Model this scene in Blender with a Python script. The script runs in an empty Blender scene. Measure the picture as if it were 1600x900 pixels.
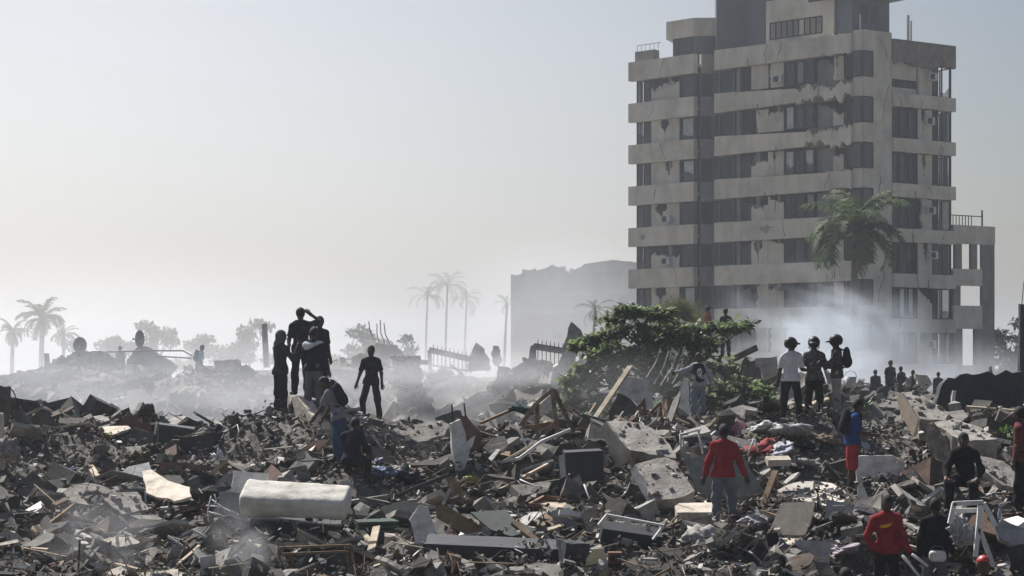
import bpy, bmesh, math, random
import numpy as np
from mathutils import Vector, Matrix

# ------------------------------------------------------------------ camera, sky, sun, exposure
SC = bpy.context.scene
COL = SC.collection
FPX, CX, HY, CZ = 3200.0, 800.0, 565.0, 4.0          # focal length in photo pixels, centre, horizon row, eye height

cam_d = bpy.data.cameras.new("camera"); cam = bpy.data.objects.new("camera", cam_d); COL.objects.link(cam)
cam.location = (0, 0, CZ); cam.rotation_euler = (math.radians(90), 0, 0)
cam_d.sensor_width = 36.0; cam_d.lens = 72.0; cam_d.shift_y = (HY - 450.0) / 1600.0
cam_d.clip_start = 0.5; cam_d.clip_end = 5000.0
SC.camera = cam

SUN_EL, SUN_AZ = 49, -36                           # degrees; azimuth from +Y, negative to the left
world = bpy.data.worlds.new("World"); SC.world = world; world.use_nodes = True
wn = world.node_tree; bg = wn.nodes["Background"]
sky = wn.nodes.new("ShaderNodeTexSky"); sky.sky_type = 'NISHITA'; sky.sun_disc = False
sky.sun_elevation = math.radians(SUN_EL); sky.sun_rotation = math.radians(SUN_AZ % 360)
sky.air_density = 1.0; sky.dust_density = 3.2; sky.ozone_density = 1.0; sky.altitude = 0
wn.links.new(sky.outputs[0], bg.inputs[0]); bg.inputs[1].default_value = 0.054
sl = bpy.data.lights.new("sun", 'SUN'); sl.energy = 5.0; sl.angle = math.radians(0.6); sl.color = (1.0, 0.965, 0.92)
so = bpy.data.objects.new("sun", sl); COL.objects.link(so)
_e, _a = math.radians(SUN_EL), math.radians(SUN_AZ)
SUN = Vector((math.sin(_a) * math.cos(_e), math.cos(_a) * math.cos(_e), math.sin(_e)))
so.rotation_euler = SUN.to_track_quat('Z', 'Y').to_euler()
SC.view_settings.view_transform = 'Standard'; SC.view_settings.look = 'None'
SC.view_settings.exposure = 0.5; SC.view_settings.gamma = 1.0; SC.view_settings.use_curve_mapping = False
SC.render.engine = 'CYCLES'
cy = SC.cycles
cy.use_denoising = True; cy.max_bounces = 6; cy.diffuse_bounces = 2; cy.glossy_bounces = 2; cy.transparent_max_bounces = 8
cy.volume_bounces = 1; cy.transmission_bounces = 2; cy.volume_step_rate = 1.0; cy.volume_max_steps = 128
cy.caustics_reflective = False; cy.caustics_refractive = False; cy.sample_clamp_indirect = 6.0

R = random.Random(7)
NP = np.random.default_rng(11)

# ------------------------------------------------------------------ helpers
def at(px, py, d):
    return Vector(((px - CX) / FPX * d, d, CZ - (py - HY) / FPX * d))

def on_plane(px, py, p0, n):
    ray = Vector(((px - CX) / FPX, 1.0, -(py - HY) / FPX)); o = Vector((0, 0, CZ))
    return o + ray * ((p0 - o).dot(n) / ray.dot(n))

def mesh(name, V, F, smooth=False):
    me = bpy.data.meshes.new(name)
    V = np.asarray(V, dtype=np.float32).reshape(-1, 3)
    if isinstance(F, np.ndarray):
        n, k = F.shape
        me.vertices.add(len(V)); me.vertices.foreach_set("co", V.ravel())
        me.loops.add(n * k); me.loops.foreach_set("vertex_index", F.astype(np.int32).ravel())
        me.polygons.add(n); me.polygons.foreach_set("loop_start", np.arange(0, n * k, k, dtype=np.int32))
        me.polygons.foreach_set("loop_total", np.full(n, k, dtype=np.int32))
        me.update(calc_edges=True)
    else:
        me.from_pydata([tuple(map(float, v)) for v in V], [], F); me.update()
    me.polygons.foreach_set("use_smooth", np.full(len(me.polygons), bool(smooth)))
    return me

def tag(o, label=None, cat=None, group=None, kind=None):
    if label: o["label"] = label
    if cat: o["category"] = cat
    if group: o["group"] = group
    if kind or cat: o["kind"] = kind or 'thing'
    return o

def obj(name, me, m=None, parent=None, loc=None, rot=None):
    o = bpy.data.objects.new(name, me); COL.objects.link(o)
    if m is not None and me is not None and len(me.materials) == 0: me.materials.append(m)
    if loc is not None: o.location = loc
    if rot is not None: o.rotation_euler = rot
    if parent is not None: o.parent = parent
    return o

def empty(name, loc, label, cat, group=None, rz=0.0):
    o = bpy.data.objects.new(name, None); COL.objects.link(o)
    o.location = loc; o.rotation_euler = (0, 0, rz); o.empty_display_size = .1
    return tag(o, label, cat, group)

class MB:
    """collects shapes for one mesh"""
    def __init__(self): self.V = []; self.F = []
    def add(self, V, F):
        b = len(self.V); self.V += [tuple(v) for v in V]; self.F += [tuple(i + b for i in f) for f in F]; return self
    def hexa(self, p):           # 8 points: bottom 4 ccw, top 4 ccw
        return self.add(p, [(3, 2, 1, 0), (4, 5, 6, 7), (0, 1, 5, 4), (1, 2, 6, 5), (2, 3, 7, 6), (3, 0, 4, 7)])
    def box(self, c, s, M=None):
        x, y, z = s[0] / 2, s[1] / 2, s[2] / 2; c = Vector(c)
        P = [Vector(q) for q in ((-x, -y, -z), (x, -y, -z), (x, y, -z), (-x, y, -z), (-x, -y, z), (x, -y, z), (x, y, z), (-x, y, z))]
        if M is not None: P = [M @ q for q in P]
        return self.hexa([q + c for q in P])
    def tube(self, pts, r, n=6, cap=True):
        pts = [Vector(p) for p in pts]; rs = r if isinstance(r, (list, tuple)) else [r] * len(pts)
        b = len(self.V)
        for i, p in enumerate(pts):
            t = (pts[min(i + 1, len(pts) - 1)] - pts[max(i - 1, 0)]).normalized()
            u = t.cross(Vector((0, 0, 1)) if abs(t.z) < .9 else Vector((1, 0, 0))).normalized(); w = t.cross(u)
            for k in range(n):
                a = 2 * math.pi * k / n
                self.V.append(tuple(p + (u * math.cos(a) + w * math.sin(a)) * rs[i]))
        for i in range(len(pts) - 1):
            for k in range(n):
                k2 = (k + 1) % n
                self.F.append((b + i * n + k, b + i * n + k2, b + (i + 1) * n + k2, b + (i + 1) * n + k))
        if cap:
            self.F.append(tuple(b + k for k in range(n))[::-1]); e = b + (len(pts) - 1) * n
            self.F.append(tuple(e + k for k in range(n)))
        return self
    def bar(self, a, b_, w, h, up=(0, 0, 1)):
        a, b_ = Vector(a), Vector(b_); t = (b_ - a).normalized(); up = Vector(up)
        if abs(t.dot(up)) > .95: up = Vector((0, 1, 0))
        u = t.cross(up).normalized(); v = u.cross(t)
        P = []
        for q in (a, b_):
            P += [q - u * w / 2 - v * h / 2, q + u * w / 2 - v * h / 2, q + u * w / 2 + v * h / 2, q - u * w / 2 + v * h / 2]
        return self.hexa(P)
    def build(self, name, m, parent=None, base=None, smooth=False):
        V = np.array(self.V, dtype=np.float32)
        if base is None: base = Vector((0, 0, 0)) if parent is not None else Vector((float(V[:, 0].mean()), float(V[:, 1].mean()), float(V[:, 2].min())))
        V = V - np.array(base, dtype=np.float32)
        return obj(name, mesh(name, V, self.F, smooth), m, parent, base if parent is None else (0, 0, 0))

# ------------------------------------------------------------------ materials
def mat(name, cols, rough=.9, scale=2.5, bump=.35, bscale=30, metallic=0.0, rand=.25, island=False, spec=.3, sub=0.0):
    m = bpy.data.materials.new(name); m.use_nodes = True; t = m.node_tree; N = t.nodes; L = t.links
    b = N["Principled BSDF"]; b.inputs["Roughness"].default_value = rough; b.inputs["Metallic"].default_value = metallic
    b.inputs["Specular IOR Level"].default_value = spec
    tc = N.new("ShaderNodeTexCoord")
    no = N.new("ShaderNodeTexNoise"); no.inputs["Scale"].default_value = scale; no.inputs["Detail"].default_value = 6; no.inputs["Roughness"].default_value = .65
    L.new(tc.outputs["Object"], no.inputs["Vector"])
    rp = N.new("ShaderNodeValToRGB"); L.new(no.outputs["Fac"], rp.inputs[0])
    el = rp.color_ramp.elements; el[0].position = .32; el[1].position = .68
    el[0].color = (*cols[0], 1); el[1].color = (*cols[-1], 1)
    for i, c in enumerate(cols[1:-1]):
        e = el.new(.32 + .36 * (i + 1) / (len(cols) - 1)); e.color = (*c, 1)
    hs = N.new("ShaderNodeHueSaturation"); L.new(rp.outputs[0], hs.inputs["Color"])
    mr = N.new("ShaderNodeMapRange"); mr.inputs[3].default_value = 1 - rand; mr.inputs[4].default_value = 1 + rand
    if island:
        g = N.new("ShaderNodeNewGeometry"); L.new(g.outputs["Random Per Island"], mr.inputs[0])
    else:
        g = N.new("ShaderNodeObjectInfo"); L.new(g.outputs["Random"], mr.inputs[0])
    L.new(mr.outputs[0], hs.inputs["Value"]); L.new(hs.outputs[0], b.inputs["Base Color"])
    if bump:
        n2 = N.new("ShaderNodeTexNoise"); n2.inputs["Scale"].default_value = bscale; n2.inputs["Detail"].default_value = 9; n2.inputs["Roughness"].default_value = .62
        L.new(tc.outputs["Object"], n2.inputs["Vector"])
        bp = N.new("ShaderNodeBump"); bp.inputs["Strength"].default_value = bump; bp.inputs["Distance"].default_value = .03
        L.new(n2.outputs["Fac"], bp.inputs["Height"]); L.new(bp.outputs[0], b.inputs["Normal"])
    return m

def island_mat(name, stops, rough=.92, bump=.4, bscale=30, fine=.35):
    """each loose piece of a joined mesh takes its own colour from a palette, with dust noise on it"""
    m = bpy.data.materials.new(name); m.use_nodes = True; t = m.node_tree; N = t.nodes; L = t.links
    b = N["Principled BSDF"]; b.inputs["Roughness"].default_value = rough; b.inputs["Specular IOR Level"].default_value = .25
    g = N.new("ShaderNodeNewGeometry"); rp = N.new("ShaderNodeValToRGB"); rp.color_ramp.interpolation = 'CONSTANT'
    L.new(g.outputs["Random Per Island"], rp.inputs[0])
    el = rp.color_ramp.elements
    while len(el) > 1: el.remove(el[-1])
    el[0].position = 0; el[0].color = (*stops[0][1], 1)
    for p, c in stops[1:]:
        e = el.new(p); e.color = (*c, 1)
    tc = N.new("ShaderNodeTexCoord"); no = N.new("ShaderNodeTexNoise"); no.inputs["Scale"].default_value = 5; no.inputs["Detail"].default_value = 6
    L.new(tc.outputs["Object"], no.inputs["Vector"])
    mr = N.new("ShaderNodeMapRange"); mr.inputs[1].default_value = .3; mr.inputs[2].default_value = .7
    mr.inputs[3].default_value = 1 - fine; mr.inputs[4].default_value = 1 + fine; L.new(no.outputs["Fac"], mr.inputs[0])
    hs = N.new("ShaderNodeHueSaturation"); L.new(rp.outputs[0], hs.inputs["Color"]); L.new(mr.outputs[0], hs.inputs["Value"])
    L.new(hs.outputs[0], b.inputs["Base Color"])
    n2 = N.new("ShaderNodeTexNoise"); n2.inputs["Scale"].default_value = bscale; L.new(tc.outputs["Object"], n2.inputs["Vector"])
    bp = N.new("ShaderNodeBump"); bp.inputs["Strength"].default_value = bump; bp.inputs["Distance"].default_value = .03
    L.new(n2.outputs["Fac"], bp.inputs["Height"]); L.new(bp.outputs[0], b.inputs["Normal"])
    return m

def leaf_mat(name, cols, trans=.35, rough=.5):
    m = bpy.data.materials.new(name); m.use_nodes = True; t = m.node_tree; N = t.nodes; L = t.links
    b = N["Principled BSDF"]; b.inputs["Roughness"].default_value = rough; b.inputs["Specular IOR Level"].default_value = .35
    g = N.new("ShaderNodeNewGeometry"); rp = N.new("ShaderNodeValToRGB"); L.new(g.outputs["Random Per Island"], rp.inputs[0])
    el = rp.color_ramp.elements; el[0].color = (*cols[0], 1); el[1].color = (*cols[-1], 1)
    for i, c in enumerate(cols[1:-1]):
        e = el.new((i + 1) / (len(cols) - 1)); e.color = (*c, 1)
    L.new(rp.outputs[0], b.inputs["Base Color"])
    tr = N.new("ShaderNodeBsdfTranslucent"); L.new(rp.outputs[0], tr.inputs[0])
    mx = N.new("ShaderNodeMixShader"); mx.inputs[0].default_value = trans
    L.new(b.outputs[0], mx.inputs[1]); L.new(tr.outputs[0], mx.inputs[2]); L.new(mx.outputs[0], N["Material Output"].inputs[0])
    return m

M = {
 'concrete': mat('concrete', [(.15, .137, .122), (.25, .232, .21), (.36, .338, .305)], scale=3, bump=1.0, bscale=7),
 'concrete_dark': mat('concrete_dark', [(.055, .051, .046), (.10, .093, .084), (.165, .154, .14)], scale=3, bump=1.0, bscale=7),
 'plaster': mat('plaster', [(.27, .235, .19), (.46, .405, .335), (.56, .50, .42), (.62, .565, .48)], scale=3.2, bump=.6, bscale=9),
 'plaster_white': mat('plaster_white', [(.30, .28, .255), (.52, .50, .475), (.64, .62, .60), (.70, .685, .665)], scale=3.2, bump=.5, bscale=9, rand=.2),
 'panel_grey': mat('panel_grey', [(.15, .148, .145), (.27, .27, .275), (.34, .34, .355)], scale=3, bump=.4, rough=.7),
 'panel_dark': mat('panel_dark', [(.022, .024, .028), (.045, .047, .052)], scale=2, bump=.15, rough=.6),
 'panel_green': mat('panel_green', [(.045, .055, .052), (.075, .088, .082)], scale=2, bump=.15, rough=.7),
 'brick': mat('brick', [(.09, .045, .034), (.16, .085, .063), (.23, .145, .115)], scale=4, bump=.5),
 'wood': mat('wood', [(.10, .065, .04), (.20, .14, .09), (.30, .225, .155)], scale=5, bump=.3),
 'wood_pale': mat('wood_pale', [(.28, .22, .15), (.42, .35, .26), (.52, .46, .37)], scale=5, bump=.25),
 'wood_brown': mat('wood_brown', [(.10, .04, .022), (.18, .08, .042)], scale=5, bump=.2, rough=.6),
 'metal_white': mat('metal_white', [(.50, .50, .49), (.70, .70, .69)], scale=6, bump=.1, rough=.5, rand=.1),
 'metal_dark': mat('metal_dark', [(.025, .024, .024), (.06, .052, .046)], scale=6, bump=.2, rough=.6, metallic=.3),
 'rust': mat('rust', [(.05, .03, .022), (.13, .07, .045)], scale=8, bump=.3, rough=.8, metallic=.3),
 'mattress': mat('mattress', [(.36, .33, .28), (.54, .515, .46), (.64, .62, .57), (.68, .66, .61)], scale=2.6, bump=.9, bscale=4, rand=.05),
 'tile': mat('tile', [(.45, .41, .36), (.56, .52, .46)], scale=3, bump=.1, rough=.6),
 'cable': mat('cable', [(.015, .015, .015), (.03, .03, .03)], bump=0),
 'dust': mat('dust', [(.075, .067, .058), (.125, .113, .099), (.18, .165, .145)], scale=1.2, bump=1.0, bscale=9, rand=0),
 'ground': mat('ground', [(.14, .125, .105), (.21, .19, .16)], scale=.05, bump=.3, bscale=2, rand=0),
 'bark': mat('bark', [(.06, .05, .04), (.14, .12, .10)], scale=6, bump=.6, bscale=25),
 'palm_bark': mat('palm_bark', [(.17, .155, .135), (.28, .26, .23)], scale=4, bump=.4, bscale=20),
}
def flat(name, c, rough=.85, v=.25, bump=.2, **k):
    key = 'flat_' + name
    if key not in M:
        M[key] = mat(name, [tuple(x * (1 - v) for x in c), tuple(min(1, x * (1 + v)) for x in c)], rough=rough, scale=6, bump=bump, bscale=40, rand=.05, **k)
    return M[key]

# ------------------------------------------------------------------ terrain of the rubble field
_w = [(NP.uniform(.25, 1.7), NP.uniform(0, 6.28), NP.uniform(0, 6.28)) for _ in range(26)]
def _noise(x, y):
    s = 0
    for k, th, ph in _w:
        s = s + np.sin((x * math.cos(th) + y * math.sin(th)) * k + ph) / (k + .35)
    return s / 9.0
PINS = []            # (x, y, z, radius): places where someone stands or something rests
def _base(x, y):
    z = np.interp(y, [0, 15, 22, 26, 29, 33, 36, 39, 41, 43, 46, 50, 56, 65, 74, 84, 100, 120, 150, 400],
                  [0, 0, .1, .42, .8, 1.08, 1.25, 1.62, 2.1, 2.65, 2.35, 1.6, .8, 1.0, 2.0, 2.45, 1.7, .8, .15, 0])
    amp = np.interp(y, [0, 18, 26, 40, 50, 60, 90, 130, 160], [0, .1, .3, .45, .55, .8, 1.0, .5, .05])
    return z + amp * _noise(x, y) + np.clip(amp, 0, .5) * .50 * (np.sin(x * 2.1 + 1.3 * np.sin(y * 1.1)) * np.sin(y * 1.7 + .9 * np.sin(x * .8)))
def hgt(x, y):
    x = np.asarray(x, dtype=float); y = np.asarray(y, dtype=float)
    z = _base(x, y)
    for px, py, dz, r in PINS:
        z = z + dz * np.exp(-((x - px) ** 2 + (y - py) ** 2) / (r * r))
    return z
def pin(p, r=.9):
    PINS.append((p[0], p[1], p[2] - float(hgt(p[0], p[1])), r))
def ground_hit(px, py, d0=20.0, d1=150.0):
    d = np.arange(d0, d1, .05)
    x = (px - CX) / FPX * d; z = CZ - (py - HY) / FPX * d
    h = hgt(x, d)
    k = np.nonzero(z <= h)[0]
    return float(d[k[0]]) if len(k) else d1
# ------------------------------------------------------------------ where the people stand (photo column, foot row, distance)
STAND = {
 'hood': (438, 653, 42.0), 'salute': (470, 617, 42.6), 'behind': (499, 622, 43.4), 'yoke': (490, 648, 41.2), 'bend': (530, 728, 38.5),
 'dark_tee': (580, 657, 48.0), 'crouch': (549, 757, 37.0), 'white_tee': (1236, 660, 42.5), 'grey_top': (1272, 659, 43.0), 'patterned': (1308, 655, 42.8),
 'emblem': (1091, 656, 53.0), 'red_far': (1106, 556, 76.0), 'dark_far': (1134, 557, 75.5), 'red_sweater': (1131, 826, 34.5), 'blue_shirt': (1331, 769, 38.0),
 'red_front': (1385, 955, 31.0), 'black_front': (1461, 958, 31.8), 'capped': (1508, 800, 32.5), 'edge': (1596, 803, 34.0), 'red_cap': (1537, 1080, 26.5), 'low_head': (1322, 1098, 26.5),
 'far_a': (1368, 640, 86.0), 'far_b': (1391, 632, 87.0), 'far_c': (1408, 633, 88.5), 'far_d': (1427, 636, 86.5), 'far_e': (1466, 640, 88.0),
 'blue_far': (311, 607, 82.0), 'haze_far': (188, 600, 92.0),
}
for px_, py_ in ((-20, 706), (40, 702), (110, 697), (180, 694), (250, 702), (320, 710), (390, 702), (620, 694), (690, 690), (760, 696), (840, 692), (905, 688), (970, 676), (1180, 668), (1365, 668), (1440, 676), (1520, 672), (1600, 672)):
    pin(at(px_, py_, 43.0), 1.3)
for px_, py_, d_, r_ in ((140, 606, 90, 4), (235, 592, 88, 3.5), (355, 592, 78, 2.5), (420, 590, 98, 3), (40, 610, 84, 4), (700, 590, 72, 2.5), (845, 592, 64, 2.5), (885, 602, 61, 2), (545, 585, 76, 2.5), (1440, 618, 82, 3), (640, 655, 63, 2.5)):
    pin(at(px_, py_, d_), r_)
OFFG = ('salute', 'behind', 'capped', 'red_far', 'dark_far')     # these stand or sit on things, not on the ground
for k in STAND:
    px, py, d = STAND[k]
    if k in OFFG: continue
    pin(at(px, py, d), 1.1 if d < 50 else (2.2 if d < 60 else 3.5))
pin(at(1120, 590, 78), 5.0); pin(at(475, 655, 43.0), 1.6)
for px_, d_ in ((1385, 29.4), (1385, 28.0), (1462, 30.0), (1462, 28.4), (1425, 29.0)):
    pin(at(px_, 975, d_), 1.0)
for k in STAND:                                              # once more, so neighbours do not pull each other off
    px, py, d = STAND[k]
    if k in OFFG: continue
    pin(at(px, py, d), .7 if d < 50 else 1.2)

# ------------------------------------------------------------------ ground, rubble mound
g = MB(); g.add([(-1400, -60, -.05), (1400, -60, -.05), (1400, 1500, -.05), (-1400, 1500, -.05)], [(0, 1, 2, 3)])
tag(g.build('ground', M['ground'], base=(0, 0, 0)), 'flat dusty ground stretching off behind the ruins', None, kind='structure')
def terrain():
    xs = np.concatenate([np.arange(-70, -15, 1.6), np.arange(-15, 15, .2), np.arange(15, 71, 1.6)])
    ys = np.concatenate([np.arange(14, 60, .2), np.arange(60, 110, .6), np.arange(110, 165, 2.5)])
    X, Y = np.meshgrid(xs, ys); Z = hgt(X, Y)
    Z = Z + NP.normal(0, .035, Z.shape) * (Y > 24)
    edge = np.clip((70 - np.abs(X)) / 12, 0, 1) * np.clip((Y - 14) / 4, 0, 1)
    Z = np.maximum(Z * edge, -.04 + .02 * edge) - .08 * (1 - edge)
    V = np.stack([X, Y, Z], -1).reshape(-1, 3); nx = len(xs); ny = len(ys)
    i = (np.arange(ny - 1)[:, None] * nx + np.arange(nx - 1)[None]).ravel()
    F = np.stack([i, i + 1, i + nx + 1, i + nx], -1)
    o = obj('rubble_mound', mesh('rubble_mound', V, F), M['dust'])
    tag(o, 'dusty mounded ground of crushed concrete under the ruins', None, kind='structure')
terrain()

# ------------------------------------------------------------------ haze and smoke
def volume_mat(name, color, dens, aniso, cloud=None):
    m = bpy.data.materials.new(name); m.use_nodes = True; N = m.node_tree.nodes; L = m.node_tree.links
    N.remove(N["Principled BSDF"])
    v = N.new("ShaderNodeVolumePrincipled"); v.inputs["Color"].default_value = (*color, 1); v.inputs["Anisotropy"].default_value = aniso
    v.inputs["Density"].default_value = dens
    L.new(v.outputs[0], N["Material Output"].inputs["Volume"])
    if cloud:
        sc, lo, hi, seed = cloud
        tc = N.new("ShaderNodeTexCoord")
        ln = N.new("ShaderNodeVectorMath"); ln.operation = 'LENGTH'; L.new(tc.outputs["Object"], ln.inputs[0])
        fall = N.new("ShaderNodeMapRange"); fall.interpolation_type = 'SMOOTHSTEP'
        fall.inputs[1].default_value = .98; fall.inputs[2].default_value = .15; fall.inputs[3].default_value = 0; fall.inputs[4].default_value = 1
        L.new(ln.outputs["Value"], fall.inputs[0])
        no = N.new("ShaderNodeTexNoise"); no.noise_dimensions = '4D'; no.inputs["W"].default_value = seed; no.inputs["Scale"].default_value = sc
        no.inputs["Detail"].default_value = 3; no.inputs["Distortion"].default_value = .6
        L.new(tc.outputs["Object"], no.inputs["Vector"])
        mr = N.new("ShaderNodeMapRange"); mr.interpolation_type = 'SMOOTHSTEP'; mr.inputs[1].default_value = lo; mr.inputs[2].default_value = hi
        mr.inputs[3].default_value = 0; mr.inputs[4].default_value = dens
        L.new(no.outputs["Fac"], mr.inputs[0])
        mu = N.new("ShaderNodeMath"); mu.operation = 'MULTIPLY'; L.new(mr.outputs[0], mu.inputs[0]); L.new(fall.outputs[0], mu.inputs[1])
        L.new(mu.outputs[0], v.inputs["Density"])
    return m
hz = MB(); hz.box((0, 740, 16.5), (3000, 1640, 35))
tag(hz.build('haze', volume_mat('haze', (.84, .91, 1.0), 0.0006, 0.6), base=(0, 0, 0)), 'thin pale dusty haze hanging over the whole field', None, kind='stuff')

def ico(sub=2):
    bm = bmesh.new(); bmesh.ops.create_icosphere(bm, subdivisions=sub, radius=1); me = bpy.data.meshes.new('smoke'); bm.to_mesh(me); bm.free(); return me
def smoke(label, px, py, d, r, dens, color, cloud, aniso=.35, tilt=0):
    o = obj('smoke', ico(), volume_mat('smoke', color, dens, aniso, cloud), loc=at(px, py, d)); o.scale = r; o.rotation_euler = (0, tilt, 0)
    tag(o, label, None, kind='stuff')
smoke('bluish smoke drifting past the foot of the damaged tower', 1300, 535, 103, (7.6, 4.5, 4.4), .85, (.80, .88, .98), (1.9, .42, .74, 1.3), .35, .3)
smoke('pale smoke hugging the ground below the tower', 1330, 600, 96, (13, 5, 3.0), .34, (.84, .89, .96), (1.5, .3, .7, 4.1), .35)
smoke('pale dust drifting over the hollow behind the foreground ridge', 640, 625, 60, (12.5, 5, 2.3), .24, (.88, .90, .94), (2.0, .36, .7, 2.2), .4)
smoke('dust rising around the fallen gates and stone pillar', 770, 598, 70, (5.5, 4, 2.9), .36, (.93, .93, .94), (1.8, .38, .72, 7.7), .4, -.35)
smoke('dust lying over the wrecked roofs and dishes', 170, 625, 64, (11, 6, 2.9), .17, (.86, .89, .95), (1.5, .3, .7, 3.3), .4)
smoke('broad bank of dust whitening the distant collapsed block', 400, 450, 236, (138, 100, 85), .0040, (.92, .945, 1.0), (1.2, .05, .5, 5.5), .55)
smoke('low drifting dust between the ridge and the far ruins', 560, 600, 88, (22, 9, 4.2), .045, (.92, .93, .95), (1.7, .32, .7, 9.4), .45)
smoke('thin dust veil over the far left palms and trees', 170, 535, 122, (24, 12, 7), .036, (.93, .94, .96), (1.4, .1, .6, 2.9), .5)
smoke('pale dust in front of the collapsed block', 880, 490, 182, (15, 9, 9), .065, (.92, .945, .98), (1.3, .15, .6, 1.9), .5)
smoke('thin dust hanging under the leafy tree', 1000, 605, 53.5, (3.4, 1.3, 1.3), .10, (.88, .90, .94), (1.4, .2, .6, 3.7), .4)
smoke('thin smoke curling up from the splintered laths', 150, 850, 29, (1.0, .9, 1.1), .9, (.80, .82, .86), (1.9, .4, .75, 8.1), .3, .4)
smoke('wisp of smoke beside the dark bed base', 375, 850, 28.3, (.55, .6, .75), 1.1, (.80, .82, .86), (1.8, .4, .75, 6.6), .3, -.5)

# ------------------------------------------------------------------ the damaged tower
class Face:
    def __init__(s, P, Q):
        s.P, s.Q = Vector(P), Vector(Q); s.L = (s.Q - s.P).length; s.t = (s.Q - s.P).normalized(); s.n = Vector((s.t.y, -s.t.x))
    def u(s, px):
        a = (px - CX) / FPX; return (a * s.P.y - s.P.x) / (s.t.x - a * s.t.y)
    def z(s, px, py):
        d = s.P.y + s.u(px) * s.t.y; return CZ - (py - HY) / FPX * d
    def pt(s, u, z, o): q = s.P + s.t * u + s.n * o; return (q.x, q.y, z)
    def box(s, mb, u0, u1, z0, z1, o0, o1):
        return mb.hexa([s.pt(u0, z0, o1), s.pt(u1, z0, o1), s.pt(u1, z0, o0), s.pt(u0, z0, o0), s.pt(u0, z1, o1), s.pt(u1, z1, o1), s.pt(u1, z1, o0), s.pt(u0, z1, o0)])
    def poly(s, mb, pts, o0, o1):
        n = len(pts); V = [s.pt(u, z, o1) for u, z in pts] + [s.pt(u, z, o0) for u, z in pts]
        F = [tuple(range(n)), tuple(range(2 * n - 1, n - 1, -1))] + [(i, i + n, (i + 1) % n + n, (i + 1) % n) for i in range(n)]
        return mb.add(V, F)
    def back(s, off): return Face(s.P - s.n * off, s.Q - s.n * off)

def prism(mb, poly2, z0, z1):
    n = len(poly2); V = [(p[0], p[1], z0) for p in poly2] + [(p[0], p[1], z1) for p in poly2]
    F = [tuple(range(n - 1, -1, -1)), tuple(range(n, 2 * n))] + [(i, (i + 1) % n, (i + 1) % n + n, i + n) for i in range(n)]
    return mb.add(V, F)

M['tower'] = mat('tower_concrete', [(.48, .435, .355), (.62, .565, .475), (.68, .625, .53)], scale=.5, bump=.3, bscale=6, rand=.06)
def streak(m, lo=.62):
    t = m.node_tree; N = t.nodes; L = t.links; b = N['Principled BSDF']; src = b.inputs['Base Color'].links[0].from_socket
    tc = N.new('ShaderNodeTexCoord'); mp = N.new('ShaderNodeMapping'); mp.inputs['Scale'].default_value = (.9, .9, .22); L.new(tc.outputs['Object'], mp.inputs[0])
    no = N.new('ShaderNodeTexNoise'); no.inputs['Scale'].default_value = 1.0; no.inputs['Detail'].default_value = 7; no.inputs['Roughness'].default_value = .7; L.new(mp.outputs[0], no.inputs['Vector'])
    mr = N.new('ShaderNodeMapRange'); mr.inputs[1].default_value = .36; mr.inputs[2].default_value = .58; mr.inputs[3].default_value = lo; mr.inputs[4].default_value = 1.08; L.new(no.outputs['Fac'], mr.inputs[0])
    mx = N.new('ShaderNodeMix'); mx.data_type = 'RGBA'; mx.blend_type = 'MULTIPLY'; mx.inputs[0].default_value = 1
    L.new(src, mx.inputs[6]); L.new(mr.outputs[0], mx.inputs[7]); L.new(mx.outputs[2], b.inputs['Base Color'])
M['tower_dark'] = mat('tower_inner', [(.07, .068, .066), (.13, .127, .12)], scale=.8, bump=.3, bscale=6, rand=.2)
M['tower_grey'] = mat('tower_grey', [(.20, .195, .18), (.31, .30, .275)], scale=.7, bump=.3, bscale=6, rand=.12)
M['slate'] = mat('slate_cladding', [(.10, .115, .135), (.15, .165, .185)], scale=.6, bump=.1, rough=.5, rand=.1)
M['glass'] = mat('window_glass', [(.018, .024, .032), (.04, .05, .062)], scale=.4, bump=.05, rough=.12, rand=.3, spec=.5)
_g = M['glass'].node_tree.nodes['Principled BSDF']; _g.inputs['Alpha'].default_value = .40
M['curtain'] = mat('curtain_cloth', [(.48, .48, .48), (.66, .66, .65)], scale=2, bump=.1, rand=.4)
M['tower_patch'] = mat('bare_plaster_patch', [(.22, .20, .17), (.34, .31, .27)], scale=1.5, bump=.6, bscale=5, rand=.15)
M['tower_stain'] = mat('exposed_brickwork', [(.14, .115, .10), (.24, .20, .17)], scale=2, bump=.8, bscale=5, rand=.2)

streak(M['tower'], .86); streak(M['tower_grey'], .88)
A, B, C_ = (8.9, 148.4), (13.0, 144.3), (14.5, 144.6)
D_, E, G = (14.2, 142.9), (22.95, 134.4), (29.85, 139.1)
G2, A2 = (24.5, 151.5), (16.0, 155.5)
fAB, fBC, fDE, fEG = Face(A, B), Face(B, C_), Face(D_, E), Face(E, G)
fGB = Face(G, G2)
FOOT = [A, B, C_, D_, E, G, G2, A2]
tower = empty('apartment_tower', (20, 145, 0), 'tall grey earthquake-damaged apartment tower with banded storeys and broken walls', 'building')
TB = Vector((20, 145, 0))
def tp(mb, name, m, parent=None):                         # a part of the tower
    V = np.array(mb.V, dtype=np.float32) - np.array(TB, dtype=np.float32)
    return obj(name, mesh(name, V, mb.F), m, parent or tower)
ZB = lambda k: .3 + 3.0 * k                               # underside of the parapet over storey k
TH = 1.36
rt = random.Random(21)
def inset(poly, s, c=(19.5, 145.0)):
    return [(c[0] + (x - c[0]) * s, c[1] + (y - c[1]) * s) for x, y in poly]
for k in range(0, 9):
    mb = MB(); prism(mb, inset(FOOT, .985), ZB(k) + .42 + .002 * k, ZB(k) + .66); tp(mb, 'floor_slab', M['tower_grey'])
mb = MB(); prism(mb, inset(FOOT, .80), .0, ZB(8) + .4); tp(mb, 'core_wall', M['tower_dark'])
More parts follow.
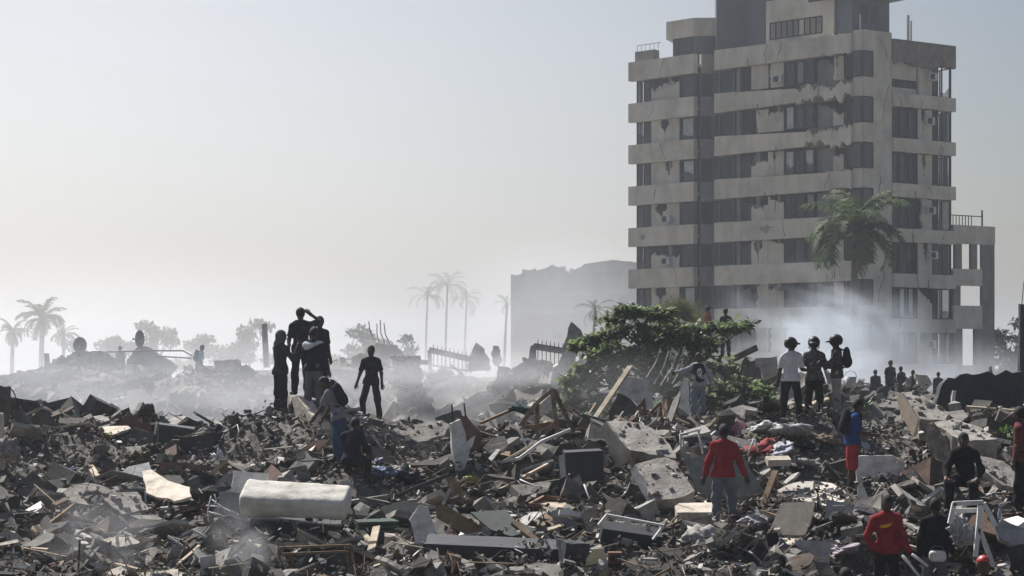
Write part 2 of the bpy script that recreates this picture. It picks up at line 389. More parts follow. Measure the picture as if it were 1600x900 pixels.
for q in range(9):                                        # side walls hidden from the street
    pass
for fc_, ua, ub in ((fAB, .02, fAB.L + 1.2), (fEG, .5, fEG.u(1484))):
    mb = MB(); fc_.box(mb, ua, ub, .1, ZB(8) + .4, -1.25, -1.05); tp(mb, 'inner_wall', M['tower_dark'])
def jag_line(u0, u1, z, amp, rr, step=.28):
    n = max(2, int(abs(u1 - u0) / step * 2.2)); w = 0; out = []
    for i in range(n + 1):
        w = .72 * w + rr.uniform(-amp, amp) * .62 + (rr.choice((-1, 1)) * amp * .7 if rr.random() < .10 else 0); w = max(-amp * 1.1, min(amp * 1.1, w))
        out.append((u0 + (u1 - u0) * min(1, max(0, (i + (rr.uniform(-.35, .35) if 0 < i < n else 0)) / n)), z + (w if 0 < i < n else 0)))
    return out
# parapet bands
for k in range(1, 9):
    z0, z1 = ZB(k), ZB(k) + TH
    mb = MB(); fAB.box(mb, -.3, fAB.L + .05, z0, z1, -.05, .38); tp(mb, 'parapet', M['tower'])
    mb = MB(); fBC.box(mb, .28, fBC.L + .4, z0 + .01, z1 - .01, -.25, .30); tp(mb, 'parapet', M['tower_grey'])  # greyer material paints the shade on this facet of the band
    uL, uR = fDE.u(1121), fDE.u(1334)
    brk = fDE.u({8: 1312, 7: 1268, 6: 1285, 5: 1318, 4: 1320, 3: 1330, 2: 1330, 1: 1330}[k])
    amp = {8: .10, 7: .42, 6: .38, 5: .16, 4: .08}.get(k, .03)
    lo = [(uL, z0)] + jag_line(brk - 1.2, uR, z0 + amp * .3, amp * .8, rt)
    hi = jag_line(uR, brk - 1.2, z1 - amp * .7, amp * .9, rt) + [(uL, z1)]
    mb = MB(); fDE.poly(mb, lo + hi, -.05, .36); tp(mb, 'parapet', M['tower'])
    if amp > .12:
        mb = MB(); fDE.box(mb, brk - 1.0, uR, z0 + .02, z1 - .05, -.2, .0); tp(mb, 'exposed_masonry', M['tower_stain'])
    # right-hand face: a thinner band
    zt = ZB(k) - .35
    u0, u1 = fEG.u(1391), fEG.L + .12
    lo = [(u0, zt)] + jag_line(u0 + 1.0, u1, zt, .05 if k > 6 else .02, rt); hi = [(u1, zt + .9), (u0, zt + .9)]
    if k == 8: lo = jag_line(u0, u1, zt - .1, .16, rt, .4); hi = [(u1, zt + 1.45), (u0, zt + 1.45)]
    mb = MB(); fEG.poly(mb, lo + hi, -.05, .30); tp(mb, 'parapet', M['tower'] if k < 8 else M['tower_stain'])
# corner pier, and the plain walls that face away
mb = MB(); fEG.box(mb, .02, fEG.u(1391), 0, ZB(8) + 1.5, -.45, .14); tp(mb, 'corner_pier', M['tower'])
mb = MB(); fDE.box(mb, fDE.u(1334) + .003, fDE.L + .11, 0, ZB(8) + 1.48, -.4, .10); tp(mb, 'corner_pier', M['tower'])
fb = Face(G2, A2); mb = MB(); fb.box(mb, .2, fb.L - .2, 0, ZB(8) + .6, -.3, 0); tp(mb, 'rear_wall', M['tower_grey'])
for fc, us in ((fAB, (.05, 3.05)), (fDE, (1.7, 3.4, 5.2))):
    for u in us:
        mb = MB(); fc.box(mb, u, u + .3, 0, ZB(8) + .5, -.5, -.2); tp(mb, 'column', M['tower_grey'])
for u in (2.1, 4.3):
    mb = MB(); fEG.box(mb, u, u + .35, 0, ZB(8) + .5, -.6, -.25); tp(mb, 'column', M['tower_grey'])

def curtain_mesh(fc, u0, u1, z0, z1, o, rr):
    mb = MB(); n = max(6, int((u1 - u0) / .06)); V = []
    for i in range(n + 1):
        u = u0 + (u1 - u0) * i / n; w = o + .04 * math.sin(i * 1.9 + rr.random())
        zl = z0 + (rr.uniform(0, .12) if rr.random() < .3 else 0)
        V += [fc.pt(u, zl, w), fc.pt(u, z1, w)]
    mb.add(V, [(2 * i, 2 * i + 2, 2 * i + 3, 2 * i + 1) for i in range(n)]); return mb
def window(fc, u0, u1, z0, z1, o, rr, panes=2, broken=.35, curtain=.6, fr=None):
    if u1 - u0 < .25: return
    w = .07
    mb = MB(); fc.box(mb, u0, u1, z0, z0 + w, o - .06, o + .02); fc.box(mb, u0, u1, z1 - w, z1, o - .06, o + .02)
    for i in range(panes + 1):
        u = u0 + (u1 - u0 - w) * i / panes; fc.box(mb, u, u + w, z0 + w, z1 - w, o - .058, o + .018)
    f = tp(mb, 'window', fr or M['metal_dark'])
    for i in range(panes):
        a = u0 + w + (u1 - u0 - w) * i / panes; b = a + (u1 - u0 - w) / panes - w
        if rr.random() > broken:
            mb = MB(); fc.box(mb, a, b, z0 + w, z1 - w, o - .035, o - .02); tp(mb, 'pane', M['glass'], f)
        elif rr.random() < .6:                            # a shard left in the frame
            mb = MB(); fc.poly(mb, [(a, z0 + w), (b, z0 + w), (b, z0 + w + rr.uniform(.2, .6)), ((a + b) / 2, z0 + w + rr.uniform(.1, .9)), (a, z0 + rr.uniform(.5, 1.1))], o - .035, o - .02); tp(mb, 'pane', M['glass'], f)
        if rr.random() < curtain:
            c0 = a + (b - a) * rr.uniform(0, .3); tp(curtain_mesh(fc, c0, b - (b - a) * rr.uniform(0, .25), z0 + .08, z1 - .08, o - .16, rr), 'curtain', M['curtain'], f)
def wall_panel(fc, u0, u1, z0, z1, o, rr, hole=0.0, m=None, lean=0.0):
    """infill wall; hole = how much of it has been shaken out"""
    if hole <= 0:
        mb = MB(); fc.box(mb, u0, u1, z0, z1, o - .18, o); return tp(mb, 'wall_panel', m or M['tower'])
    kind = rr.choice(['top', 'corner', 'mid', 'side'])
    w, h = u1 - u0, z1 - z0
    if kind == 'top':
        top = jag_line(u1, u0, z1 - h * hole * .8, h * .16, rr); pts = [(u0, z0), (u1, z0)] + top
    elif kind == 'corner':
        top = [(u1, z1 - h * hole)] + [(u1 - w * t + rr.uniform(-.1, .1), z1 - h * hole * (1 - t) + rr.uniform(-.12, .06)) for t in (.2, .4, .6, .8)] + [(u0, z1)]; pts = [(u0, z0), (u1, z0)] + top
    elif kind == 'side':
        side = [(u0 + w * hole * rr.uniform(.4, 1.0), z0 + h * t) for t in (0, .18, .34, .5, .66, .82, 1)]; pts = [(u1, z0), (u1, z1)] + side[::-1]
    else:
        c = u0 + w * rr.uniform(.3, .7); ww = w * hole * .7
        pts = [(u0, z0), (u1, z0), (u1, z1), (c + ww * .5, z1), (c + ww * .6, z1 - h * .25), (c + ww * .2, z1 - h * .4), (c + ww * .1, z1 - h * rr.uniform(.6, .9)), (c - ww * .1, z1 - h * .45), (c - ww * .4, z1 - h * .33), (c - ww * .55, z1 - h * .12), (c - ww * .4, z1), (u0, z1)]
    fine_ = []
    for i, (a, b) in enumerate(zip(pts, pts[1:] + pts[:1])):           # masonry breaks in small steps
        edge_ = (abs(a[0] - b[0]) < 1e-6 and (abs(a[0] - u0) < 1e-6 or abs(a[0] - u1) < 1e-6)) or (abs(a[1] - b[1]) < 1e-6 and abs(a[1] - z0) < 1e-6)
        fine_.append(a)
        if not edge_:
            for q in (.25, .5, .75): fine_.append((min(u1, max(u0, a[0] + (b[0] - a[0]) * q + rr.uniform(-.07, .07))), min(z1, max(z0, a[1] + (b[1] - a[1]) * q + rr.uniform(-.08, .08)))))
    mb = MB(); fc.poly(mb, fine_, o - .18, o); return tp(mb, 'wall_panel', m or M['tower'])

for k in range(1, 9):
    z0, z1 = ZB(k - 1) + TH, ZB(k)
    if k == 1: z0 = .02
    rr = random.Random(100 + k); dz = .003
    z0 += dz; z1 -= dz
    # left wing
    window(fAB, fAB.u(994), fAB.u(1017), z0, z1, -.06, rr, 2, .35, .8)
    wall_panel(fAB, fAB.u(1017) + .01, fAB.u(1061), z0, z1, -.04, rr, rr.uniform(.35, .6))
    window(fAB, fAB.u(1061) + .01, fAB.L - .05, z0, z1, -.05, rr, 1, .15, .8)
    # recessed glazed corner
    window(fBC, .3, fBC.L + .2, z0, z1, -.12, rr, 1, 0, 0, M['slate'])
    # long front
    window(fDE, fDE.u(1122), fDE.u(1146), z0, z1, -.10, rr, 1, 0, .0, M['slate'])
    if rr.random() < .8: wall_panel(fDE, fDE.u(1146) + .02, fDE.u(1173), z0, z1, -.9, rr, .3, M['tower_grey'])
    wall_panel(fDE, fDE.u(1173), fDE.u(1199), z0, z1, -.06, rr, rr.uniform(.3, .75) if k < 8 else 0)
    wall_panel(fDE, fDE.u(1199) + .02, fDE.u(1224), z0, z1, -.05, rr, rr.uniform(.2, .5))
    window(fDE, fDE.u(1224) + .01, fDE.u(1272), z0, z1, -.05, rr, 3, .3, .9)
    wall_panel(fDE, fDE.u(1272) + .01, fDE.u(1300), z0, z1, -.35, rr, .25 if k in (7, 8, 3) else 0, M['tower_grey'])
    wall_panel(fDE, fDE.u(1300) + .01, fDE.u(1318), z0, z1, -.12, rr, .5 if k in (7, 6) else .15)
    window(fDE, fDE.u(1321), fDE.L + .10, z0 + .05, z1 + .12, .17, rr, 1, .1, .6)
    # window set into the pier beside the corner
    window(fEG, -.08, fEG.u(1361), z0 + .05, z1 + .12, .20, rr, 1, .05, .25)
    # right-hand face
    y0, y1 = (ZB(k - 1) - .35 + .9, ZB(k) - .355)
    if k == 1: y0 = .02
    u0 = fEG.u(1392)
    if k == 8:
        wall_panel(fEG, u0, fEG.u(1432), y0 + .95, y1, -.02, rr, 0); window(fEG, u0, fEG.u(1430), y0 + .4, y0 + .94, -.05, rr, 4, 0, 0); wall_panel(fEG, u0, fEG.u(1432), y0 + .003, y0 + .39, -.02, rr, 0)
    else:
        window(fEG, u0, fEG.u(1434), y0, y1, -.06, rr, 3, .35, .7)
    wall_panel(fEG, fEG.u(1435), fEG.u(1457), y0, y1 - .01, -.03, rr, 0 if k == 8 else rr.uniform(.3, .6))
    window(fEG, fEG.u(1458), fEG.L + .02, y0, y1, -.05, rr, 2, .3, .4)
    window(fGB, .1, 2.4, y0, y1, -.05, rr, 2, .6, .3)
    if fGB.L > 5: wall_panel(fGB, 3.2, fGB.L - .3, y0, y1 - .01, -.05, rr, 0, M['tower_grey'])
ra = random.Random(14)
for k in range(2, 9):                                      # places where the render has fallen off
    for fc, L0, L1, o_ in ((fDE, 1150, 1320, .362), (fAB, 1000, 1080, .382), (fEG, 1365, 1388, .143)):
        for _ in range(ra.choice((0, 0, 0, 1))):
            u = fc.u(ra.uniform(L0, L1)); z = ZB(k) + ra.uniform(.35, .9) if o_ > .2 else ZB(k) - ra.uniform(.2, 1.6); r1, r2 = ra.uniform(.3, 1.0), ra.uniform(.2, .45); n_ = 20
            if fc is fEG: r1 = min(r1, .3)
            mb = MB(); fc.poly(mb, [(u + math.cos(6.283 * q / n_) * r1 * ra.uniform(.3, 1.1), z + math.sin(6.283 * q / n_) * r2 * ra.uniform(.3, 1.1)) for q in range(n_)], o_ - .03, o_ + .004); tp(mb, 'bare_patch', M['tower_patch'])
for k in range(2, 9):
    for fc, px_ in ((fDE, 1212), (fEG, 1446), (fAB, 1040)):
        if ra.random() < .38:
            u = fc.u(px_) + ra.uniform(-.2, .2); z = ZB(k - 1) + TH + .25; mb = MB(); fc.box(mb, u, u + .75, z, z + .5, -.02, .32); a_ = tp(mb, 'air_conditioner', M['metal_white'])
            mb = MB(); fc.box(mb, u + .08, u + .5, z + .06, z + .44, .321, .335); tp(mb, 'grille', M['metal_dark'], a_)
    for fc, L0, L1 in ((fDE, 1150, 1330), (fEG, 1395, 1480)):
        for _ in range(2):
            px_ = ra.uniform(L0, L1); u = fc.u(px_); z = ZB(k) + ra.uniform(-.1, .5); h = ra.uniform(.4, 1.5); mb = MB(); mb.tube([fc.pt(u, z, .40), fc.pt(u + ra.uniform(-.1, .1), z - h * .5, .46), fc.pt(u + ra.uniform(-.25, .25), z - h, .42)], .02, 4); tp(mb, 'hanging_cable', M['cable'])
rk = random.Random(40)
for fc, L0, L1, o_ in ((fDE, 1180, 1325, .363), (fEG, 1364, 1389, .144), (fAB, 1005, 1080, .383), (fDE, 1215, 1320, .363)):
    for k in range(3, 9):
        if rk.random() < .75:
            u, z = fc.u(rk.uniform(L0, L1)), (ZB(k) + (TH if o_ > .2 else 1.0)) - .03; sg = rk.choice((-1, 1)); up_, dn_ = [], []; w = rk.uniform(.02, .06); z_end = ZB(k) + .03 if o_ > .2 else ZB(k) - 1.5
            while z > z_end:
                up_.append((u, z)); dn_.append((u + w * rk.uniform(.6, 1.6), z - .02)); u += sg * rk.uniform(-.06, .16); z -= rk.uniform(.10, .22)
            if len(up_) > 2: mb = MB(); fc.poly(mb, up_ + dn_[::-1], o_ - .02, o_ + .003); tp(mb, 'crack', M['tower_dark'])
# roof: left penthouse, slate stair tower, right block, canopy
fl = fAB.back(.9)
mb = MB(); prism(mb, [fl.pt(fl.u(1041), 0, 0)[:2], fl.pt(fl.u(1084), 0, 0)[:2], (15.8, 145.6), (15.2, 149.5), (12.2, 150.4)], CZ + (HY - 57) * 146 / FPX, CZ + (HY - 29) * 146 / FPX); tp(mb, 'penthouse_band', M['tower'])
mb = MB(); prism(mb, inset([fl.pt(fl.u(1047), 0, -.2)[:2], fl.pt(fl.u(1083), 0, -.2)[:2], (15.6, 145.9), (15.1, 149.3), (12.7, 150.0)], .97, (14, 148)), ZB(8) + .6, CZ + (HY - 57) * 146 / FPX - .003); tp(mb, 'penthouse_wall', M['slate'])
for a in (1050, 1060, 1072):
    mb = MB(); fl.box(mb, fl.u(a), fl.u(a + 8), ZB(8) + .7, CZ + (HY - 57) * 146 / FPX - .02, -.3, -.12); tp(mb, 'penthouse_pane', M['glass'])
mb = MB(); fAB.box(mb, .1, 1.9, ZB(8) + TH + .003, ZB(8) + TH + .75, -.5, .1); tp(mb, 'roof_parapet', M['tower_grey'])
mb = MB()
for i in range(6): fAB.box(mb, .15 + i * .4, .18 + i * .4, ZB(8) + TH + .76, ZB(8) + TH + 1.2, -.1, -.07)
fAB.box(mb, .15, 2.4, ZB(8) + TH + 1.2, ZB(8) + TH + 1.24, -.1, -.06); tp(mb, 'roof_rail', M['metal_white'])
ft = fDE.back(1.6)
mb = MB(); prism(mb, [(14.35, 143.9), (16.4, 143.9), (19.2, 141.3), (21.5, 144), (18.5, 148), (14.6, 147.5)], ZB(8) + .6, ZB(8) + 10); tp(mb, 'stair_tower', M['slate'])
fr_ = fDE.back(.55); zt0 = ZB(8) + TH - .2
a, b = fr_.u(1197), fr_.u(1303)
mb = MB(); fr_.box(mb, a, b, zt0 - .3, CZ + (HY + 4) * 139 / FPX, -4.2, 0); tp(mb, 'roof_block', M['tower'])
wz = [fr_.z(1203, 40) - .05, fr_.z(1203, 40) + 1.0]
window(fr_, fr_.u(1203), fr_.u(1285), fr_.z(1245, 57), fr_.z(1245, 30), .03, random.Random(5), 9, .1, .75)
fq = fEG.back(1.1)
mb = MB(); fq.box(mb, -.4, 4.3, zt0 + 2.75, zt0 + 2.95, -4, .9); tp(mb, 'canopy', M['panel_dark'])
mb = MB(); fq.box(mb, .2, 3.6, zt0 - .1, zt0 + 2.74, -3, 0); tp(mb, 'roof_room', M['slate'])
for i, u in enumerate((.9, 1.9)):
    mb = MB(); fq.box(mb, u, u + .7, zt0 + 1.0, zt0 + 2.3, -.02, .03); tp(mb, 'roof_room_pane', M['glass'])
for u, h in ((4.55, 1.5), (4.82, 1.15)):
    mb = MB(); mb.tube([fEG.pt(u, ZB(8) + 1.0, -.3), fEG.pt(u, ZB(8) + 1.0 + h + .4, -.3)], .10 if h > 1.3 else .07, 8); tp(mb, 'vent_pipe', M['metal_white'])
mb = MB(); mb.tube([fEG.pt(.35, ZB(8) + 1.4, -.5), fEG.pt(.35, ZB(8) + 2.6, -.5)], .06, 6); tp(mb, 'vent_pipe', M['metal_white'])
# open frame annexe on the right
fx = Face(G, (G[0] + fEG.t.x * 4, G[1] + fEG.t.y * 4))
def xz(py): return CZ + (HY - py) * 140.5 / FPX
e1 = fx.u(1553); c0 = fx.u(1534)
for nm, u0, u1, za, zb in (('beam', .15, e1 + .06, xz(382), xz(353)), ('beam', .15, c0 - .003, xz(447), xz(421)), ('beam', .15, c0 - .003, xz(514), xz(478)), ('column', c0, e1, 0, xz(382) - .003),
                           ('column', fx.u(1492), fx.u(1502), xz(421) + .003, xz(382) - .003), ('column', fx.u(1517), fx.u(1526), xz(421) + .003, xz(382) - .003),
                           ('column', .15, fx.u(1500), xz(478) + .003, xz(447) - .003), ('column', .15, fx.u(1503), 0, xz(514) - .003), ('column', fx.u(1523), c0 - .003, 0, xz(514) - .003), ('beam', fx.u(1503), fx.u(1523), 0, xz(571))):
    mb = MB(); fx.box(mb, u0, u1, za, zb, -.18, .06); tp(mb, nm, M['tower'] if nm == 'beam' else M['tower_grey'])
mb = MB(); fx.box(mb, .2, fx.u(1541), xz(338), xz(336.6), -.4, -.35)
for i in range(8): fx.box(mb, .22 + i * .3, .26 + i * .3, xz(353), xz(338), -.4, -.35)
tp(mb, 'roof_rail', M['metal_dark'])
mb = MB(); fx.box(mb, fx.u(1540), fx.u(1541.5), xz(353), xz(327), -.4, -.33); tp(mb, 'rail_post', M['metal_dark'])

# ------------------------------------------------------------------ collapsed block in the haze
rc = random.Random(5)
blk = empty('collapsed_block', at(890, 620, 205), 'pale collapsed apartment block fading into the dust beside the tower', 'building')
def cp(mb, name, m):
    V = np.array(mb.V, dtype=np.float32) - np.array(blk.location, dtype=np.float32); return obj(name, mesh(name, V, mb.F), m, blk)
fk = Face((at(798, 0, 205).x, 205), (at(1003, 0, 203).x, 203))
def kz(py): return CZ + (HY - py) * 204 / FPX
top = [(fk.u(x), kz(y)) for x, y in ((1003, 414), (975, 416), (950, 411), (925, 412), (905, 420), (890, 427), (880, 420), (868, 416), (862, 413), (845, 424), (830, 421), (815, 428), (798, 430))]
mb = MB(); fk.poly(mb, [(0, 0), (fk.L, 0)] + top, -9, 0); cp(mb, 'wall', M['tower_grey'])
for i in range(4):
    y = 452 + 27 * i
    mb = MB(); fk.poly(mb, [(fk.u(806 + 14 * i), kz(y + 9 + 3 * i)), (fk.u(900), kz(y + 12)), (fk.L, kz(y + 7)), (fk.L, kz(y)), (fk.u(880), kz(y + 4)), (fk.u(804 + 14 * i), kz(y + 4 * i))], .05, .5); cp(mb, 'balcony_slab', M['tower_grey'])
    for j in range(7):
        if rc.random() < .45:
            mb = MB(); x = 812 + 26 * j; fk.box(mb, fk.u(x), fk.u(x + 13), kz(y + 24), kz(y + 11), -.05, .03); cp(mb, 'window', M['glass'])
mb = MB(); fk.poly(mb, [(fk.u(900), kz(425)), (fk.u(1000), kz(428)), (fk.u(1000), kz(412)), (fk.u(960), kz(407)), (fk.u(915), kz(413))], .3, .8); cp(mb, 'broken_roof', M['tower_grey'])
for i in range(26):
    x = rc.uniform(800, 1000); mb = MB(); yy = np.interp(x, [798, 845, 862, 890, 925, 1003], [430, 424, 414, 427, 412, 414]); c_ = Vector(fk.pt(fk.u(x), kz(yy + 2), -rc.uniform(.2, 3))); mb.box(c_, (rc.uniform(.4, 2.2), .6, rc.uniform(.2, .8)), Matrix.Rotation(rc.uniform(-.6, .6), 3, 'Y')); cp(mb, 'rubble_block', M['tower_grey'])
# ------------------------------------------------------------------ people: implicit bodies polygonised with surface nets
EDG = [((0,0,0),(1,0,0)),((0,1,0),(1,1,0)),((0,0,1),(1,0,1)),((0,1,1),(1,1,1)),((0,0,0),(0,1,0)),((1,0,0),(1,1,0)),((0,0,1),(0,1,1)),((1,0,1),(1,1,1)),((0,0,0),(0,0,1)),((1,0,0),(1,0,1)),((0,1,0),(0,1,1)),((1,1,0),(1,1,1))]
def surfnet(D, org, h):
    ins = D < 0
    s = np.zeros(tuple(n - 1 for n in D.shape), dtype=np.int8)
    for a in (0, 1):
        for b in (0, 1):
            for c in (0, 1):
                s += ins[a:D.shape[0] - 1 + a, b:D.shape[1] - 1 + b, c:D.shape[2] - 1 + c]
    ii = np.argwhere((s > 0) & (s < 8)); idx = -np.ones(s.shape, dtype=np.int64); idx[tuple(ii.T)] = np.arange(len(ii))
    acc = np.zeros((len(ii), 3)); cnt = np.zeros(len(ii))
    for a, b in EDG:
        a_, b_ = np.array(a), np.array(b)
        va = D[tuple((ii + a_).T)]; vb = D[tuple((ii + b_).T)]; cr = (va < 0) != (vb < 0)
        t = np.where(cr, va / np.where(va == vb, 1, va - vb), 0)
        acc += np.where(cr[:, None], a_ + t[:, None] * (b_ - a_), 0); cnt += cr
    V = org + h * (ii + acc / cnt[:, None])
    Fs = []
    for ax in range(3):
        o1, o2 = [(1, 2), (2, 0), (0, 1)][ax]
        sl0 = [slice(None)] * 3; sl1 = [slice(None)] * 3; sl0[ax] = slice(0, -1); sl1[ax] = slice(1, None)
        e = np.argwhere(ins[tuple(sl0)] != ins[tuple(sl1)])
        e = e[(e[:, o1] > 0) & (e[:, o2] > 0) & (e[:, o1] < D.shape[o1] - 1) & (e[:, o2] < D.shape[o2] - 1)]
        if not len(e): continue
        d1 = np.zeros(3, dtype=int); d1[o1] = 1; d2 = np.zeros(3, dtype=int); d2[o2] = 1
        q = np.stack([idx[tuple((e - d1 - d2).T)], idx[tuple((e - d2).T)], idx[tuple(e.T)], idx[tuple((e - d1).T)]], -1)
        flip = ~ins[tuple(e.T)]; q[flip] = q[flip][:, ::-1]
        Fs.append(q[(q >= 0).all(1)])
    return V, np.concatenate(Fs)

def sdf_mesh(name, prims, k=.04, h=.016, off=0.0, cuts=(), folds=0.0, seed=0, sub=()):
    lo = np.array([1e9] * 3); hi = -lo
    for p in prims:
        if p[0] == 'c':
            for c, r in ((p[1], p[3]), (p[2], p[4])): lo = np.minimum(lo, np.array(c) - r); hi = np.maximum(hi, np.array(c) + r)
        else:
            r = max(p[3]); lo = np.minimum(lo, np.array(p[1]) - r); hi = np.maximum(hi, np.array(p[1]) + r)
    pad = off + .05 + 2 * h; lo -= pad; hi += pad
    n = np.ceil((hi - lo) / h).astype(int) + 1
    D = np.full(n, 1.0); ax = [lo[i] + h * np.arange(n[i]) for i in range(3)]
    def one(p, kk, mode):
        if p[0] == 'c':
            a, b = np.array(p[1], float), np.array(p[2], float); r = max(p[3], p[4]); l = np.minimum(a, b) - r; u = np.maximum(a, b) + r
        else:
            r = max(p[3]); l = np.array(p[1]) - r; u = np.array(p[1]) + r
        m = off + kk + 3 * h
        i0 = np.clip(np.floor((l - m - lo) / h).astype(int), 0, n); i1 = np.clip(np.ceil((u + m - lo) / h).astype(int) + 1, 0, n)
        sl = tuple(slice(i0[i], i1[i]) for i in range(3))
        X, Y, Z = np.meshgrid(ax[0][sl[0]], ax[1][sl[1]], ax[2][sl[2]], indexing='ij')
        if X.size == 0: return
        if p[0] == 'c':
            ab = b - a; L2 = ab @ ab + 1e-9
            t = np.clip(((X - a[0]) * ab[0] + (Y - a[1]) * ab[1] + (Z - a[2]) * ab[2]) / L2, 0, 1)
            d = np.sqrt((X - a[0] - t * ab[0]) ** 2 + (Y - a[1] - t * ab[1]) ** 2 + (Z - a[2] - t * ab[2]) ** 2) - (p[3] + t * (p[4] - p[3]))
        else:
            c = p[1]; Q = p[2]; rr = p[3]
            dx, dy, dz = X - c[0], Y - c[1], Z - c[2]
            l = [(dx * Q[i][0] + dy * Q[i][1] + dz * Q[i][2]) / rr[i] for i in range(3)]
            k0 = np.sqrt(l[0] ** 2 + l[1] ** 2 + l[2] ** 2) + 1e-9
            k1 = np.sqrt((l[0] / rr[0]) ** 2 + (l[1] / rr[1]) ** 2 + (l[2] / rr[2]) ** 2) + 1e-9
            d = k0 * (k0 - 1) / k1
        if mode == 'sub':
            D[sl] = np.maximum(D[sl], -d); return
        d = d - off; old = D[sl]
        hh = np.maximum(kk - np.abs(old - d), 0) / kk
        D[sl] = np.minimum(old, d) - hh * hh * kk * .25
    for p in prims: one(p, k, 'add')
    for p in sub: one(p, .01, 'sub')
    if folds or cuts:
        X, Y, Z = np.meshgrid(*ax, indexing='ij')
        if folds:
            rs = np.random.default_rng(seed)
            for _ in range(6):
                w = rs.normal(0, 1, 3); w *= rs.uniform(14, 38) / np.linalg.norm(w)
                D += folds * np.sin(X * w[0] + Y * w[1] + Z * w[2] + rs.uniform(0, 6)) * .4
        for c, nn in cuts:
            D = np.maximum(D, (X - c[0]) * nn[0] + (Y - c[1]) * nn[1] + (Z - c[2]) * nn[2])
    D[0] = D[-1] = 1; D[:, 0] = D[:, -1] = 1; D[:, :, 0] = D[:, :, -1] = 1
    V, F = surfnet(D, lo, h)
    return mesh(name, V, F, True)

SKIN = mat('skin', [(.055, .030, .020), (.085, .048, .032)], rough=.6, scale=8, bump=.1, rand=.3)
HAIR = mat('hair', [(.006, .005, .005), (.014, .012, .011)], rough=.7, bump=.5, bscale=120)
SHOE = mat('shoe', [(.015, .014, .013), (.05, .045, .04)], rough=.7, bump=.1)
EYE = flat('eye_white', (.10, .09, .085), .4)
CLOTH = {}
def cloth(c, c2=None):
    key = (c, c2)
    if key not in CLOTH:
        c2_ = c2 or tuple(min(1, x * 1.5 + .012) for x in c)
        CLOTH[key] = mat('cloth', [c, c2_], rough=.95, scale=7 if c2 is None else 16, bump=.3, bscale=60, rand=.04, spec=.1)
    return CLOTH[key]
def unit(v): v = np.array(v, float); return v / np.linalg.norm(v)

